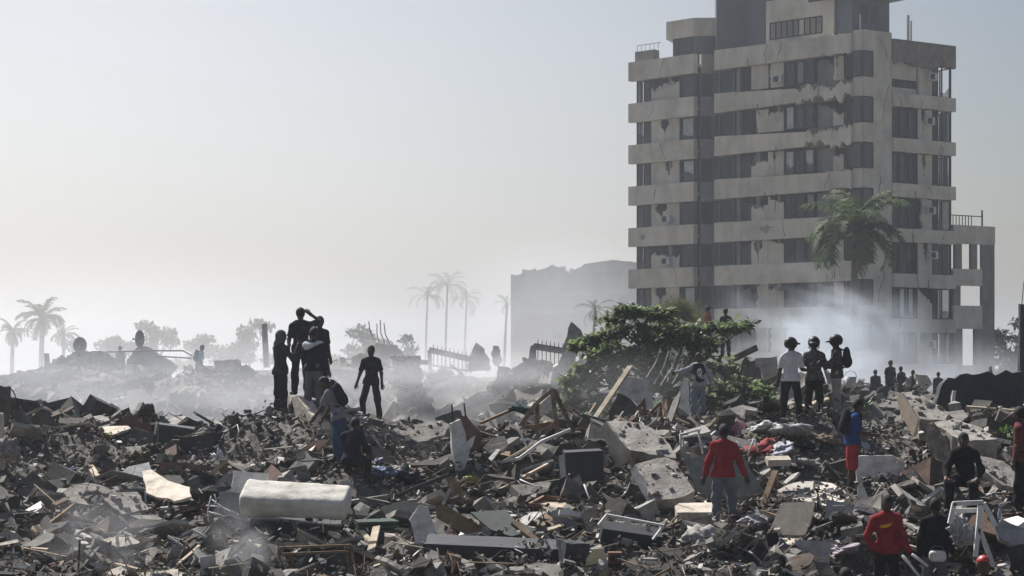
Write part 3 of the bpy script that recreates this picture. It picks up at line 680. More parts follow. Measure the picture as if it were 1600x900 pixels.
def person(key, label, yaw=0, H=1.74, lean=(0, 0), twist=0, head=(0, 0), arms=None, legs=None, shirt=((.02, .02, .025), 'long'), pants=((.02, .02, .025), 'long'), hair='short', fine=True, group=None, extra=None, foot_z=0.0):
    px, py, d = STAND[key]; loc = at(px, py, d); s = H / 1.75
    up = unit((lean[0], lean[1], 1)); fw0 = np.array((0, 1, 0.0)); rt0 = np.array((1.0, 0, 0))
    rt = unit(np.cross(np.cross(up, rt0), up)); ct, st = math.cos(math.radians(twist)), math.sin(math.radians(twist))
    fwu = np.cross(up, rt); rs = rt * ct + fwu * st; fs = np.cross(up, rs)
    pel = np.zeros(3)
    J = {'pel': pel, 'chest': up * .31, 'neck': up * .52}
    sh = [J['neck'] - up * .10 - rs * .158, J['neck'] - up * .10 + rs * .158]        # 0 left, 1 right
    hd = unit(up + fs * (.12 - head[1] * 1.0) + rs * 0); hy = math.radians(head[0]); fh = unit(fs * math.cos(hy) + rs * math.sin(hy)); fh = unit(fh - hd * (fh @ hd)); rh = np.cross(fh, hd)
    hc = J['neck'] + unit(up + fs * (.18 - head[1] * .9)) * .152
    hp = [np.array((-.088, 0, -.04)), np.array((.088, 0, -.04))]
    arms = arms or {}; legs = legs or {}
    el, wr, tip, kn, an = [], [], [], [], []
    for i, sd in ((0, -1), (1, 1)):
        ua, fa = arms.get('LR'[i], ((sd * .18, .02, -1), (sd * .10, .22, -1)))
        f3 = lambda v: unit(rs * v[0] + fs * v[1] + np.array((0, 0, v[2])))
        e = sh[i] + f3(ua) * .285; w = e + f3(fa) * .25; el.append(e); wr.append(w); tip.append(w + f3(fa) * .175)
        th, sn = legs.get('LR'[i], ((sd * .07, .03, -1), (sd * .03, -.03, -1)))
        kq = hp[i] + unit(th) * .435; aq = kq + unit(sn) * .415; kn.append(kq); an.append(aq)
    low = min(min(a[2] - .085 for a in an), pel[2] - .16)
    z0 = np.array((0, 0, -low))
    for lst in (sh, hp, el, wr, tip, kn, an):
        for i in range(2): lst[i] = lst[i] + z0
    for kq in J: J[kq] = J[kq] + z0
    hc = hc + z0; pel = J['pel']
    I3 = (rs, fs, up); IP = (rt, fwu, up); IH = (rh, fh, hd)
    mid = (J['pel'] + J['chest']) / 2
    torso = [('e', pel + up * .01, IP, (.158, .112, .13)), ('e', mid + up * .01, IP, (.135, .10, .17)), ('e', J['chest'] + up * .03, I3, (.150, .108, .19)), ('c', sh[0], sh[1], .052, .052), ('c', J['neck'] - up * .05, sh[0] * .75 + J['neck'] * .25, .072, .05), ('c', J['neck'] - up * .05, sh[1] * .75 + J['neck'] * .25, .072, .05)]
    limb = lambda i: [('c', sh[i], el[i], .056, .043), ('c', el[i], wr[i], .043, .029)]
    leg = lambda i: [('c', hp[i], kn[i], .092, .062), ('c', kn[i], kn[i] * .55 + an[i] * .45, .060, .056), ('c', kn[i] * .55 + an[i] * .45, an[i], .056, .038)]
    headp = [('c', J['neck'], hc - hd * .03, .056, .052), ('e', hc + hd * .015, IH, (.076, .094, .108)), ('e', hc - hd * .055 + fh * .022, IH, (.055, .066, .062)), ('c', hc - hd * .098 + fh * .05, hc - hd * .098 + fh * .06, .022, .018),
             ('c', hc + fh * .088 + hd * .012, hc + fh * .106 - hd * .028, .010, .015), ('c', hc + fh * .08 + hd * .032 - rh * .03, hc + fh * .08 + hd * .032 + rh * .03, .013, .013),
             ('e', hc + rh * .079 - hd * .005, IH, (.010, .022, .032)), ('e', hc - rh * .079 - hd * .005, IH, (.010, .022, .032))]
    if not fine: headp = headp[:4]
    palm = [('c', wr[i], wr[i] + (tip[i] - wr[i]) * .42, .030, .036) for i in range(2)]
    def thin(q, f): return (q[0], q[1], q[2], q[3] * f, q[4] * f) if q[0] == 'c' else (q[0], q[1], q[2], tuple(r_ * f for r_ in q[3]))
    la, ll = shirt[1] == 'long', pants[1] == 'long'           # what is covered stays well inside the cloth
    body = [thin(q, .84) for q in torso] + [thin(q, .82 if (la or j == 0) else 1) for i in (0, 1) for j, q in enumerate(limb(i))] + [thin(q, .82 if (ll or j == 0) else 1) for i in (0, 1) for j, q in enumerate(leg(i))] + headp + palm
    ffs = []
    for i, sd in ((0, -1), (1, 1)):
        fdir = unit(np.array((sd * .22, 1, 0))) if abs((kn[i] - hp[i])[1]) < .9 else np.array((sd * .1, 1, 0))
        ffs.append(fdir); body += [('c', an[i] + np.array((0, 0, -.03)), an[i] + fdir * .13 + np.array((0, 0, -.055)), .038, .03)]
    socks = [('e', hc + fh * .098 + hd * .012 + rh * e * .032, IH, (.016, .02, .011)) for e in (-1, 1)] if fine else []
    hh = .016 if fine else .024
    root = empty('person', loc + Vector((0, 0, foot_z)), label, 'person', group, math.radians(yaw)); root.scale = (s, s, s)
    bm_ = sdf_mesh('body', body, .035, hh, sub=socks)
    b = obj('body', bm_, SKIN, root)
    if fine:                                             # five fingers on each hand, bent at the knuckle, in the same mesh
        mb = MB()
        for i, sd in ((0, -1), (1, 1)):
            ax_ = unit(tip[i] - wr[i]); side = unit(np.cross(ax_, fs) + 1e-6); inn = np.cross(side, ax_)
            if inn @ fs > 0 and abs(ax_[2]) < .5: inn = -inn
            for q, ln in enumerate((.066, .078, .074, .058)):
                o = wr[i] + ax_ * .07 + side * (q - 1.5) * .019
                mb.tube([o, o + ax_ * ln * .55, o + ax_ * ln * .85 - inn * ln * .28, o + ax_ * ln - inn * ln * .55], [.0095, .009, .0085, .006], 6)
            o = wr[i] + ax_ * .03 + side * -.024 * (1 if q else 1)
            mb.tube([o, o - side * .028 + ax_ * .03, o - side * .032 + ax_ * .062, o - side * .026 + ax_ * .08], [.011, .0105, .0095, .007], 6)
        bm = bmesh.new(); bm.from_mesh(bm_); tmp = mesh('t', np.array(mb.V), mb.F, True); bm.from_mesh(tmp); bm.to_mesh(bm_); bm.free(); bpy.data.meshes.remove(tmp)
        for e in (-1, 1):
            ey = MB(); c = hc + fh * .086 + hd * .012 + rh * e * .032
            n = 8; V = [tuple(c + fh * .012 * math.cos(a) + (rh * math.cos(t) + hd * math.sin(t)) * .012 * math.sin(a)) for a in (.01, .8, 1.6) for t in [2 * math.pi * q / n for q in range(n)]]
            ey.add(V, [(r * n + q, r * n + (q + 1) % n, (r + 1) * n + (q + 1) % n, (r + 1) * n + q) for r in range(2) for q in range(n)]); ey.build('eye', EYE, root, smooth=True)
    seed = sum(map(ord, key))
    # shirt
    sc, ln = shirt[0], shirt[1]
    pr = list(torso)
    cuts = [(pel - up * (.10 if ln != 'vest' else .06), -up), (J['neck'] + up * .025 + fs * .0, up)]
    if ln == 'vest':
        cuts += [(sh[1] - rs * .01, rs), (sh[0] + rs * .01, -rs)]
    else:
        for i in range(2):
            if ln == 'long': pr += [('c', sh[i], el[i], .058, .046), ('c', el[i], wr[i] - unit(wr[i] - el[i]) * .035, .047, .034)]
            else: pr += [('c', sh[i], sh[i] + (el[i] - sh[i]) * .68, .062, .056)]
    pr[0] = ('e', pel - up * .03, IP, (.168, .130, .20)); pr[1] = ('e', mid + up * .01, IP, (.144, .108, .19))
    for i in range(2): pr.append(('c', hp[i], hp[i] + (kn[i] - hp[i]) * .28, .098, .098))
    sm = sdf_mesh('shirt', pr, .05, hh, .013, cuts, .010, seed)
    obj('shirt', sm, cloth(*sc) if isinstance(sc[0], tuple) else cloth(sc), root)
    # trousers
    pc, pl = pants[0], pants[1]
    pr = [('e', pel + up * .0, IP, (.158, .112, .12))]
    cuts = [(pel + up * .075, up)]
    for i in range(2):
        if pl == 'long': pr += [('c', hp[i], kn[i], .086, .066), ('c', kn[i], an[i] + np.array((0, 0, .02)), .069, .056)]
        else: pr += [('c', hp[i], kn[i] + (hp[i] - kn[i]) * .03, .098, .092)]
    obj('trousers' if pl == 'long' else 'shorts', sdf_mesh('trousers', pr, .04, hh, .012, cuts, .010, seed + 3), cloth(*pc) if isinstance(pc[0], tuple) else cloth(pc), root)
    for i in range(2):
        a = an[i]; fdir = ffs[i]
        obj('shoe', sdf_mesh('shoe', [('c', a + np.array((0, 0, -.035)) - fdir * .03, a + fdir * .14 + np.array((0, 0, -.052)), .046, .036), ('c', a + np.array((0, 0, -.01)), a + np.array((0, 0, -.03)), .047, .047)], .03, hh, 0, [(a + np.array((0, 0, -.087)), (0, 0, -1))]), SHOE, root)
    # hair or headgear
    if hair == 'short':
        obj('hair', sdf_mesh('hair', [('e', hc + hd * .022 - fh * .008, IH, (.084, .100, .110))], .02, .014, .006, [(hc + hd * .045 + fh * .055, unit(fh * .9 - hd * .45)), (hc - hd * .065 - fh * .03, unit(-hd + fh * .35))], .006, seed), HAIR, root)
    elif hair == 'hood':
        obj('hood', sdf_mesh('hood', [('e', hc - fh * .01, IH, (.105, .12, .14)), ('c', J['neck'] + up * .02 - fs * .05, hc - hd * .08, .09, .095)], .05, .016, 0, [(hc + fh * .07, fh)], .006, seed), extra['hood'], root)
    elif hair in ('cap', 'helmet'):
        hcol = extra['hat']
        if hair == 'cap':
            me_ = sdf_mesh('cap', [('e', hc + hd * .03 - fh * .005, IH, (.086, .102, .098)), ('c', hc + fh * .07 + hd * .055, hc + fh * .165 + hd * .04, .03, .012)], .02, .013, 0, [(hc + hd * .035, -hd)], .003, seed)
        else:
            me_ = sdf_mesh('helmet', [('e', hc + hd * .03 - fh * .012, IH, (.128, .148, .138)), ('e', hc + hd * .035 + fh * .14, IH, (.085, .085, .022))], .02, .014, 0, [(hc - hd * .075, -hd)], 0, seed,)
        obj(hair, me_, hcol, root)
        if hair == 'helmet':
            mb = MB(); r_ = .137
            for e in (-1, 1):
                mb.tube([hc + rh * e * .118 - hd * .06, hc + rh * e * .085 - hd * .10 + fh * .02, hc - hd * .135 + fh * .045], .011, 6)
            mb.build('chin_strap', M['cable'], root, smooth=True)
    return dict(root=root, J=J, sh=sh, el=el, wr=wr, tip=tip, hc=hc, up=up, rs=rs, fs=fs, pel=pel, s=s, kn=kn, an=an)

def in_world(P, v):
    P['root'].rotation_euler; rz = P['root'].rotation_euler.z; s = P['s']; v = np.array(v) * s
    c, sn = math.cos(rz), math.sin(rz); return Vector((v[0] * c - v[1] * sn, v[0] * sn + v[1] * c, v[2])) + P['root'].location
def backpack(P, label, col, w=.15, h=.21, off=.16):
    c = P['J']['chest'] - P['fs'] * off + P['up'] * .03; I = (P['rs'], P['fs'], P['up'])
    base = empty('backpack', P['root'].location, label, 'backpack', None, P['root'].rotation_euler.z); base.scale = P['root'].scale
    obj('bag', sdf_mesh('bag', [('e', c + P['up'] * .04, I, (w, .085, h)), ('e', c - P['up'] * .09, I, (w * 1.02, .095, h * .75)), ('e', c - P['up'] * .10 - P['fs'] * .05, I, (w * .75, .06, .10))], .05, .016, 0, (), .004, 9), cloth(col), base)
    for i in (0, 1):
        mb = MB(); q = P['sh'][i] * .72 + P['J']['neck'] * .28
        mb.tube([c + P['up'] * .17 + (q - P['J']['neck']) * .5, q + P['up'] * .085 - P['fs'] * .02, q + P['up'] * .05 + P['fs'] * .10, q - P['up'] * .2 + P['fs'] * .135, c - P['up'] * .13 + (q - P['J']['neck']) * 1.3 + P['fs'] * .05], .02, 6)
        mb.build('strap', cloth((.01, .01, .012)), base, smooth=True)
    return base
HELM_DARK = mat('helmet_shell', [(.006, .006, .007), (.014, .014, .016)], rough=.5, bump=.1, spec=.3)
HELM_RED = mat('red_shell', [(.30, .02, .02), (.42, .035, .03)], rough=.45, bump=0, spec=.5)
K_ = (.012, .012, .014); NAVY = (.010, .013, .03)
P = {}
P['hood'] = person('hood', 'person in dark olive top with grey head cloth, hands raised, leftmost on the broken wall', yaw=-55, H=1.78, head=(10, 0), hair='hood', extra={'hood': cloth((.06, .065, .07))},
    arms={'L': ((-.25, .55, -.75), (.15, .45, .95)), 'R': ((.25, .6, -.7), (-.1, .4, .95))}, shirt=((.022, .026, .020), 'long'), pants=(K_, 'long'))
P['salute'] = person('salute', 'person shading the eyes with a raised arm, highest on the broken wall', yaw=25, H=1.80, head=(5, .02), arms={'R': ((1.0, .1, .35), (-.75, .35, .62)), 'L': ((-.3, .1, -1), (.1, .4, -.8))},
    shirt=((.016, .018, .024), 'short'), pants=(NAVY, 'long'))
P['behind'] = person('behind', 'person in dark clothes standing behind the others on the broken wall', yaw=-25, H=1.72, head=(-15, 0), shirt=((.010, .012, .02), 'short'), pants=(K_, 'long'))
P['yoke'] = person('yoke', 'person with white shoulder yoke on dark jacket and grey trousers holding a black helmet', yaw=-20, H=1.75, head=(-20, .02), arms={'R': ((.35, .0, -1), (.28, .1, -1)), 'L': ((-.35, .3, -.7), (-.1, .8, .5))},
    shirt=((.012, .014, .028), 'long'), pants=((.085, .085, .088), 'long'))
y = P['yoke']
obj('yoke', sdf_mesh('yoke', [('c', y['sh'][0], y['sh'][1], .066, .066), ('e', y['J']['chest'] + y['up'] * .08, (y['rs'], y['fs'], y['up']), (.155, .112, .12))], .04, .016, .022, [(y['J']['neck'] + y['up'] * .02, y['up']), (y['J']['chest'] + y['up'] * .06, unit(-y['up'] + y['rs'] * .45))], .004, 2), cloth((.45, .45, .47)), y['root'])
hl = empty('motorcycle_helmet', in_world(y, y['tip'][1]) - Vector((0, 0, .14)), 'black motorcycle helmet hanging from a hand beside the broken wall', 'helmet')
obj('shell', sdf_mesh('shell', [('e', (0, 0, 0), np.eye(3), (.135, .155, .14)), ('c', (0, .1, -.07), (0, .13, -.08), .06, .055)], .04, .016), HELM_DARK, hl)
mb = MB(); mb.tube([(.10, .08, .02), (.07, .145, .03), (-.07, .145, .03), (-.10, .08, .02)], .035, 6); mb.build('visor', M['glass'], hl, smooth=True)
P['bend'] = person('bend', 'person in grey top and blue jeans bending forward beside the tilted cream slab', yaw=75, H=1.74, lean=(0, .42), head=(0, -.15), arms={'R': ((.2, .5, -1), (0, .7, -.7)), 'L': ((-.2, .6, -1), (0, .8, -.6))},
    shirt=((.16, .16, .165), 'short'), pants=((.035, .06, .11), 'long'))
backpack(P['bend'], 'dark backpack on the bending person in jeans', (.012, .012, .015))
P['dark_tee'] = person('dark_tee', 'person in dark tee and trousers standing alone facing the camera on the ridge', yaw=172, H=1.74, head=(8, -.02), arms={'R': ((.38, .05, -1), (.30, .2, -1)), 'L': ((-.32, .02, -1), (-.08, .12, -1))},
    legs={'L': ((-.16, .05, -1), (-.10, -.05, -1)), 'R': ((.20, .10, -1), (.10, -.10, -1))}, shirt=((.010, .010, .012), 'short'), pants=((.012, .012, .013), 'long'))
P['crouch'] = person('crouch', 'person in navy jacket crouching with back turned behind the rolled mattress', yaw=-12, H=1.72, lean=(0, .30), head=(0, -.1), arms={'R': ((.2, .7, -.7), (0, 1, -.3)), 'L': ((-.2, .7, -.7), (0, 1, -.3))},
    legs={'L': ((-.25, 1, .15), (0, -.1, -1)), 'R': ((.25, 1, .15), (0, -.1, -1))}, shirt=((.008, .010, .018), 'long'), pants=(K_, 'long'))
P['white_tee'] = person('white_tee', 'person in white tee, black trousers and helmet, leftmost of the three helmeted people', yaw=-14, H=1.72, head=(50, 0), hair='helmet', extra={'hat': HELM_DARK}, arms={'L': ((-.25, -.05, -1), (-.22, .12, -1)), 'R': ((.3, .1, -1), (.5, .75, -.1))},
    legs={'L': ((-.14, .02, -1), (-.02, -.06, -1)), 'R': ((.14, .05, -1), (.08, -.08, -1))}, shirt=((.42, .42, .43), 'short'), pants=((.008, .008, .010), 'long'))
P['grey_top'] = person('grey_top', 'person in grey patterned top and black trousers, middle of the three helmeted people', yaw=165, H=1.74, head=(0, 0), hair='helmet', extra={'hat': HELM_DARK}, arms={'L': ((-.3, .25, -.8), (.3, .8, .35)), 'R': ((.3, .25, -.8), (-.3, .8, .45))},
    shirt=(((.025, .025, .028), (.14, .14, .145)), 'short'), pants=((.008, .008, .010), 'long'))
P['patterned'] = person('patterned', 'person in dark patterned jacket, beige trousers and peaked helmet, rightmost of the three', yaw=78, H=1.72, head=(0, -.03), hair='helmet', extra={'hat': HELM_DARK}, arms={'L': ((-.2, .5, -.8), (-.1, .9, .0)), 'R': ((.2, .45, -.85), (.0, .9, .1))},
    shirt=(((.010, .010, .012), (.12, .10, .09)), 'long'), pants=((.20, .185, .165), 'long'))
backpack(P['patterned'], 'black backpack on the helmeted person in beige trousers', (.008, .008, .010), .14, .19, .2)
P['emblem'] = person('emblem', 'person in black vest with white emblem over white sleeves standing before the leafy tree', yaw=188, H=1.72, head=(0, 0), arms={'R': ((.8, .0, -.35), (.85, .3, -.1)), 'L': ((-.5, .0, -.7), (.1, .1, -1))},
    shirt=((.26, .26, .28), 'long'), pants=((.15, .17, .20), 'long'))
e_ = P['emblem']
obj('vest', sdf_mesh('vest', [('e', e_['pel'] + e_['up'] * .03, (e_['rs'], e_['fs'], e_['up']), (.165, .122, .14)), ('e', e_['J']['chest'] + e_['up'] * .03, (e_['rs'], e_['fs'], e_['up']), (.172, .128, .22))], .06, .016, .022, [(e_['J']['neck'] - e_['up'] * .01, e_['up']), (e_['pel'] - e_['up'] * .02, -e_['up'])], .003, 4), cloth((.008, .008, .012)), e_['root'])
mb = MB(); c = e_['J']['chest'] - e_['up'] * .03 + e_['fs'] * .160; n = 18; V = []
for q in range(n):
    a = 2 * math.pi * q / n
    for r_ in (.052, .085): V.append(tuple(c + e_['rs'] * math.cos(a) * r_ * .8 + e_['up'] * math.sin(a) * r_ * 1.25 - e_['fs'] * abs(math.cos(a)) * r_ * .18))
mb.add(V, [(2 * q, 2 * q + 1, (2 * q + 3) % (2 * n), (2 * q + 2) % (2 * n)) for q in range(n)])
mb.bar(c + e_['up'] * .05 + e_['rs'] * .02, c - e_['up'] * .05 - e_['rs'] * .02, .03, .004, tuple(e_['fs'])); mb.build('emblem', cloth((.6, .6, .6)), e_['root'])
P['red_far'] = person('red_far', 'person in red shirt standing beyond the leafy tree', yaw=60, H=1.84, shirt=((.30, .025, .03), 'short'), pants=((.10, .10, .11), 'long'), fine=False)
P['dark_far'] = person('dark_far', 'person in dark shirt standing beyond the leafy tree beside the red shirt', yaw=20, H=1.76, shirt=((.012, .013, .016), 'short'), pants=((.03, .03, .032), 'long'), fine=False)
P['red_sweater'] = person('red_sweater', 'person in red sweatshirt and grey jeans walking away with arms hanging out', yaw=-6, H=1.74, head=(-12, -.02), arms={'L': ((-.42, -.05, -1), (-.22, .12, -1)), 'R': ((.42, .0, -1), (.42, .10, -1))},
    legs={'L': ((-.10, .02, -1), (.0, -.05, -1)), 'R': ((.12, .16, -1), (.02, -.12, -1))}, shirt=((.21, .020, .024), 'long'), pants=((.10, .115, .13), 'long'))
P['blue_shirt'] = person('blue_shirt', 'person in blue shirt and red shorts standing in profile on the cracked floor slab', yaw=-88, H=1.74, lean=(0, .10), head=(0, -.22), arms={'R': ((.1, .25, -1), (.1, 1.0, -.05)), 'L': ((-.1, .3, -1), (-.1, 1.0, .0))},
    legs={'L': ((-.06, .10, -1), (0, -.08, -1)), 'R': ((.06, -.05, -1), (0, -.10, -1))}, shirt=((.014, .040, .14), 'short'), pants=((.22, .020, .022), 'shorts'))
backpack(P['blue_shirt'], 'black backpack on the person in blue shirt and red shorts', (.008, .008, .01))
P['red_front'] = person('red_front', 'person in red sweatshirt with yellow stroke on chest, head bowed, near the lower right', yaw=176, H=1.76, lean=(0, .08), head=(10, -.30), arms={'R': ((.50, -.05, -1), (-.30, .25, -1)), 'L': ((-.30, .05, -1), (-.40, .15, -1))},
    shirt=((.20, .018, .022), 'long'), pants=((.010, .010, .013), 'long'))
r = P['red_front']; c = r['J']['chest'] + r['up'] * .03 + r['fs'] * .133; mb = MB(); V = []
for q in range(9):
    t = q / 8; m_ = c + r['rs'] * (.11 - .2 * t) + r['up'] * (-.02 + .06 * t * t) - r['fs'] * (abs(t - .55) ** 2 * .17); w = .022 * math.sin(math.pi * min(1, t * 1.1 + .05)) ** .6 + .002
    V += [tuple(m_ - r['up'] * w), tuple(m_ + r['up'] * w)]
mb.add(V, [(2 * q, 2 * q + 2, 2 * q + 3, 2 * q + 1) for q in range(8)]); mb.build('chest_mark', cloth((.55, .32, .02)), r['root'])
P['black_front'] = person('black_front', 'person in black jacket and grey jeans seen from behind near the lower right', yaw=-18, H=1.76, head=(-10, -.05), arms={'R': ((.25, .1, -1), (.1, .55, -.8)), 'L': ((-.22, .0, -1), (-.12, .2, -1))},
    shirt=((.008, .009, .011), 'long'), pants=((.09, .10, .11), 'long'))
b_ = P['black_front']; bx = empty('plastic_container', in_world(b_, b_['pel'] + b_['rs'] * .06 - b_['fs'] * .19 - b_['up'] * .10), 'white lidded container at the hip of the person in black jacket', 'container', rz=b_['root'].rotation_euler.z)
obj('tub', sdf_mesh('tub', [('c', (-.07, 0, 0), (.07, 0, 0), .062, .062), ('c', (-.07, 0, .05), (.07, 0, .05), .064, .064)], .02, .014), flat('white_plastic', (.6, .6, .58), .4), bx)
mb = MB(); mb.tube([(-.12, 0, .10), (-.06, .0, .18), (.06, 0, .18), (.12, 0, .10)], .008, 6); mb.build('handle', flat('violet_plastic', (.10, .08, .2), .4), bx)
P['capped'] = person('capped', 'person in black with pale-trimmed cap sitting behind the white wooden frame', yaw=160, H=1.72, lean=(0, .22), head=(0, -.2), hair='cap', extra={'hat': flat('dark_cap', (.03, .03, .032))}, arms={'R': ((.45, .4, -.9), (-.1, 1, -.4)), 'L': ((-.45, .4, -.9), (.1, 1, -.4))},
    legs={'L': ((-.25, 1, .0), (0, .1, -1)), 'R': ((.25, 1, .0), (0, .1, -1))}, shirt=((.008, .008, .009), 'long'), pants=(K_, 'long'))
P['edge'] = person('edge', 'person in dark red shirt and black trousers cut by the right edge of the view', yaw=60, H=1.76, head=(0, -.05), shirt=((.09, .025, .025), 'short'), pants=((.008, .008, .01), 'long'))
P['red_cap'] = person('red_cap', 'person in red cap, only the head showing at the bottom', yaw=10, H=1.74, hair='cap', extra={'hat': HELM_RED}, shirt=(K_, 'long'))
P['low_head'] = person('low_head', 'dark-haired person, only the crown of the head showing at the bottom', yaw=0, H=1.72, shirt=((.03, .03, .04), 'long'))
for kq, lb, yw, hh_, sc_ in (('far_a', 'dark hazy figure, leftmost of those standing in front of the tower smoke', 10, 1.66, (.03, .03, .035)), ('far_b', 'tallest of the hazy figures standing in front of the tower smoke', -160, 1.86, (.022, .022, .026)),
                        ('far_c', 'hazy figure close beside the tallest one in front of the tower smoke', 30, 1.66, (.03, .025, .028)), ('far_d', 'hazy figure beside the pale tilted slab below the tower', 120, 1.55, (.025, .025, .03)), ('far_e', 'hazy figure behind the dark wreckage below the tower', -20, 1.6, (.03, .03, .035))):
    P[kq] = person(kq, lb, yaw=yw, H=hh_, shirt=(sc_, 'short'), pants=((.015, .015, .018), 'long'), fine=False)
P['blue_far'] = person('blue_far', 'hazy figure in light blue shirt standing on the far rubble', yaw=-70, H=1.74, lean=(0, .12), head=(0, -.15), shirt=((.04, .22, .36), 'short'), pants=((.03, .035, .045), 'long'), fine=False)
backpack(P['blue_far'], 'dark backpack on the hazy figure in light blue', (.015, .015, .02))
P['haze_far'] = person('haze_far', 'faint pale figure standing by the wrecked roof between the dishes', yaw=160, H=1.7, shirt=((.20, .20, .21), 'short'), pants=((.05, .05, .06), 'long'), fine=False)
# ------------------------------------------------------------------ trees and palms
LEAF = leaf_mat('broad_leaf', [(.065, .095, .048), (.105, .155, .07), (.20, .26, .10), (.11, .13, .085)], .55)
LEAF_FAR = leaf_mat('far_leaf', [(.035, .055, .03), (.06, .085, .04)], .3)
PALM = leaf_mat('palm_leaf', [(.05, .075, .035), (.10, .14, .06)], .35, .75)
FAN = leaf_mat('fan_leaf', [(.09, .105, .06), (.17, .18, .10)], .3)
def leaf_quads(base, out, up, L, w, V, F):
    """one bent leaf: two quads along its midrib"""
    out = unit(out); sd = unit(np.cross(out, up)); b = len(V)
    n = np.cross(sd, out)
    p0 = base; p1 = base + out * L * .5 + n * L * .06; p2 = base + out * L - n * L * .08
    V += [p0 - sd * w * .15, p0 + sd * w * .15, p1 + sd * w * .5, p1 - sd * w * .5, p2 + sd * w * .12, p2 - sd * w * .12]
    F += [(b, b + 1, b + 2, b + 3), (b + 3, b + 2, b + 4, b + 5)]
def almond_tree():
    rr = np.random.default_rng(4)
    base = at(1050, 672, 56); base.z = float(hgt(base.x, base.y)) - .1
    t = empty('broad_leaved_tree', base, 'low spreading green tree with broad glossy leaves growing out of the rubble', 'tree')
    blobs = [  # px, py, distance, half width m, half height m, twigs
        (985, 489, 55.5, .55, .16, 22), (1030, 492, 55.2, .45, .18, 18), (955, 500, 56, .35, .16, 10), (1075, 514, 55, .7, .10, 20), (1140, 512, 54.8, .65, .10, 18), (1168, 508, 55, .25, .08, 6),
        (990, 520, 55.6, .8, .22, 36), (940, 528, 55.5, .5, .22, 20), (1040, 530, 55, .7, .25, 34), (920, 545, 55.4, .55, .25, 20), (1095, 540, 55.3, .55, .25, 22),
        (960, 555, 55, .8, .35, 44), (1020, 560, 54.8, .7, .35, 34), (915, 580, 55, .5, .35, 26), (1075, 575, 55.2, .6, .4, 30), (900, 605, 55, .45, .35, 26), (950, 595, 54.8, .7, .4, 36), (1010, 600, 55, .7, .4, 30),
        (1130, 575, 55.5, .5, .3, 18), (1150, 610, 56, .7, .5, 40), (1180, 615, 55, .5, .4, 34), (1110, 620, 56, .8, .5, 36), (1195, 640, 54.5, .4, .3, 26), (890, 630, 54.6, .35, .3, 16), (1060, 620, 56, .8, .5, 30), (1160, 650, 55, .6, .3, 26), (930, 635, 55, .5, .3, 16)]
    V, F = [], []; br = MB()
    root = np.array(base); hub = np.array(at(1040, 610, 55.8))
    br.tube([root, root * .5 + hub * .5 + np.array((.1, 0, 0)), hub], [.20, .15, .11], 8)
    for px, py, d, rx, rz, n in blobs:
        c = np.array(at(px, py, d)); mid = hub * .45 + c * .55 + rr.normal(0, .12, 3) + np.array((0, 0, .1))
        br.tube([hub, mid, c], [.055, .035, .015], 5)
        for _ in range(int(n * (1.15 if py < 570 else .75))):
            q = rr.normal(0, 1, 3); q = q / np.linalg.norm(q) * rr.uniform(.25, 1.0) ** .6
            tip = c + q * np.array((rx, max(rx * .8, .3), rz))
            if rr.random() < .5: br.tube([c * .6 + tip * .4, tip], [.010, .006], 3, False)
            m = rr.integers(10, 16); ph = rr.uniform(0, 6.28)
            for j in range(m):
                a = ph + j * 2.4; el = rr.uniform(-.7, .9)
                o = np.array((math.cos(a) * math.cos(el), math.sin(a) * math.cos(el), math.sin(el)))
                leaf_quads(tip + rr.normal(0, .03, 3), o, np.array((0, 0, 1.0)) + rr.normal(0, .25, 3), rr.uniform(.15, .29), rr.uniform(.09, .15), V, F)
    o = obj('crown', mesh('crown', np.array(V) - np.array(base), F), LEAF, t); o['label'] = 'broad green leaves in flat tiers'
    br.V = [tuple(np.array(v) - np.array(base)) for v in br.V]; br.build('trunk', M['bark'], t)
    # bare pale stems hanging through the gaps
    for x0, y0, x1, y1 in ((1032, 545, 1010, 590), (1045, 548, 1022, 600), (1058, 552, 1032, 602), (1068, 560, 1050, 600)):
        mb = MB(); mb.tube([np.array(at(x0, y0, 53.6)) - np.array(base), np.array(at((x0 + x1) / 2 + 3, (y0 + y1) / 2, 53.5)) - np.array(base), np.array(at(x1, y1, 53.5)) - np.array(base)], .014, 5); mb.build('stem', M['metal_white'], t)
almond_tree()

def frond_mesh(L, droop, rise, seed, n=34, wl=.55, lw=.035):
    """feather frond growing along +X from the origin"""
    rr = np.random.default_rng(seed); V, F = [], []; P_ = []
    x = z = 0.0; a = rise
    for i in range(n + 1):
        P_.append(np.array((x, 0, z))); a -= droop / n * (1 + .8 * i / n); x += L / n * math.cos(a); z += L / n * math.sin(a)
    for i in range(n):
        p, q = P_[i], P_[i + 1]; w = .03 * (1 - i / n) + .006; b = len(V)
        V += [p + (0, -w, 0), p + (0, w, 0), q + (0, w * .95, 0), q + (0, -w * .95, 0)]; F.append((b, b + 1, b + 2, b + 3))
        if i < 3: continue
        ln = wl * math.sin(math.pi * min(1, (i - 2) / n * .93 + .07)) ** .6 * rr.uniform(.85, 1.1)
        for s in (-1, 1):
            t = unit(q - p); out = unit(t * .55 + np.array((0, s, 0)) * .8 + np.array((0, 0, rr.uniform(-.2, .25)))); b = len(V)
            m = p + out * ln * .5; e = p + out * ln + np.array((0, 0, -ln * rr.uniform(.25, .55)))
            V += [p - t * lw * .5, p + t * lw * .5, m + t * lw * .5, m - t * lw * .5, e + t * lw * .1, e - t * lw * .1]
            F += [(b, b + 1, b + 2, b + 3), (b + 3, b + 2, b + 4, b + 5)]
    return mesh('frond', np.array(V), F)
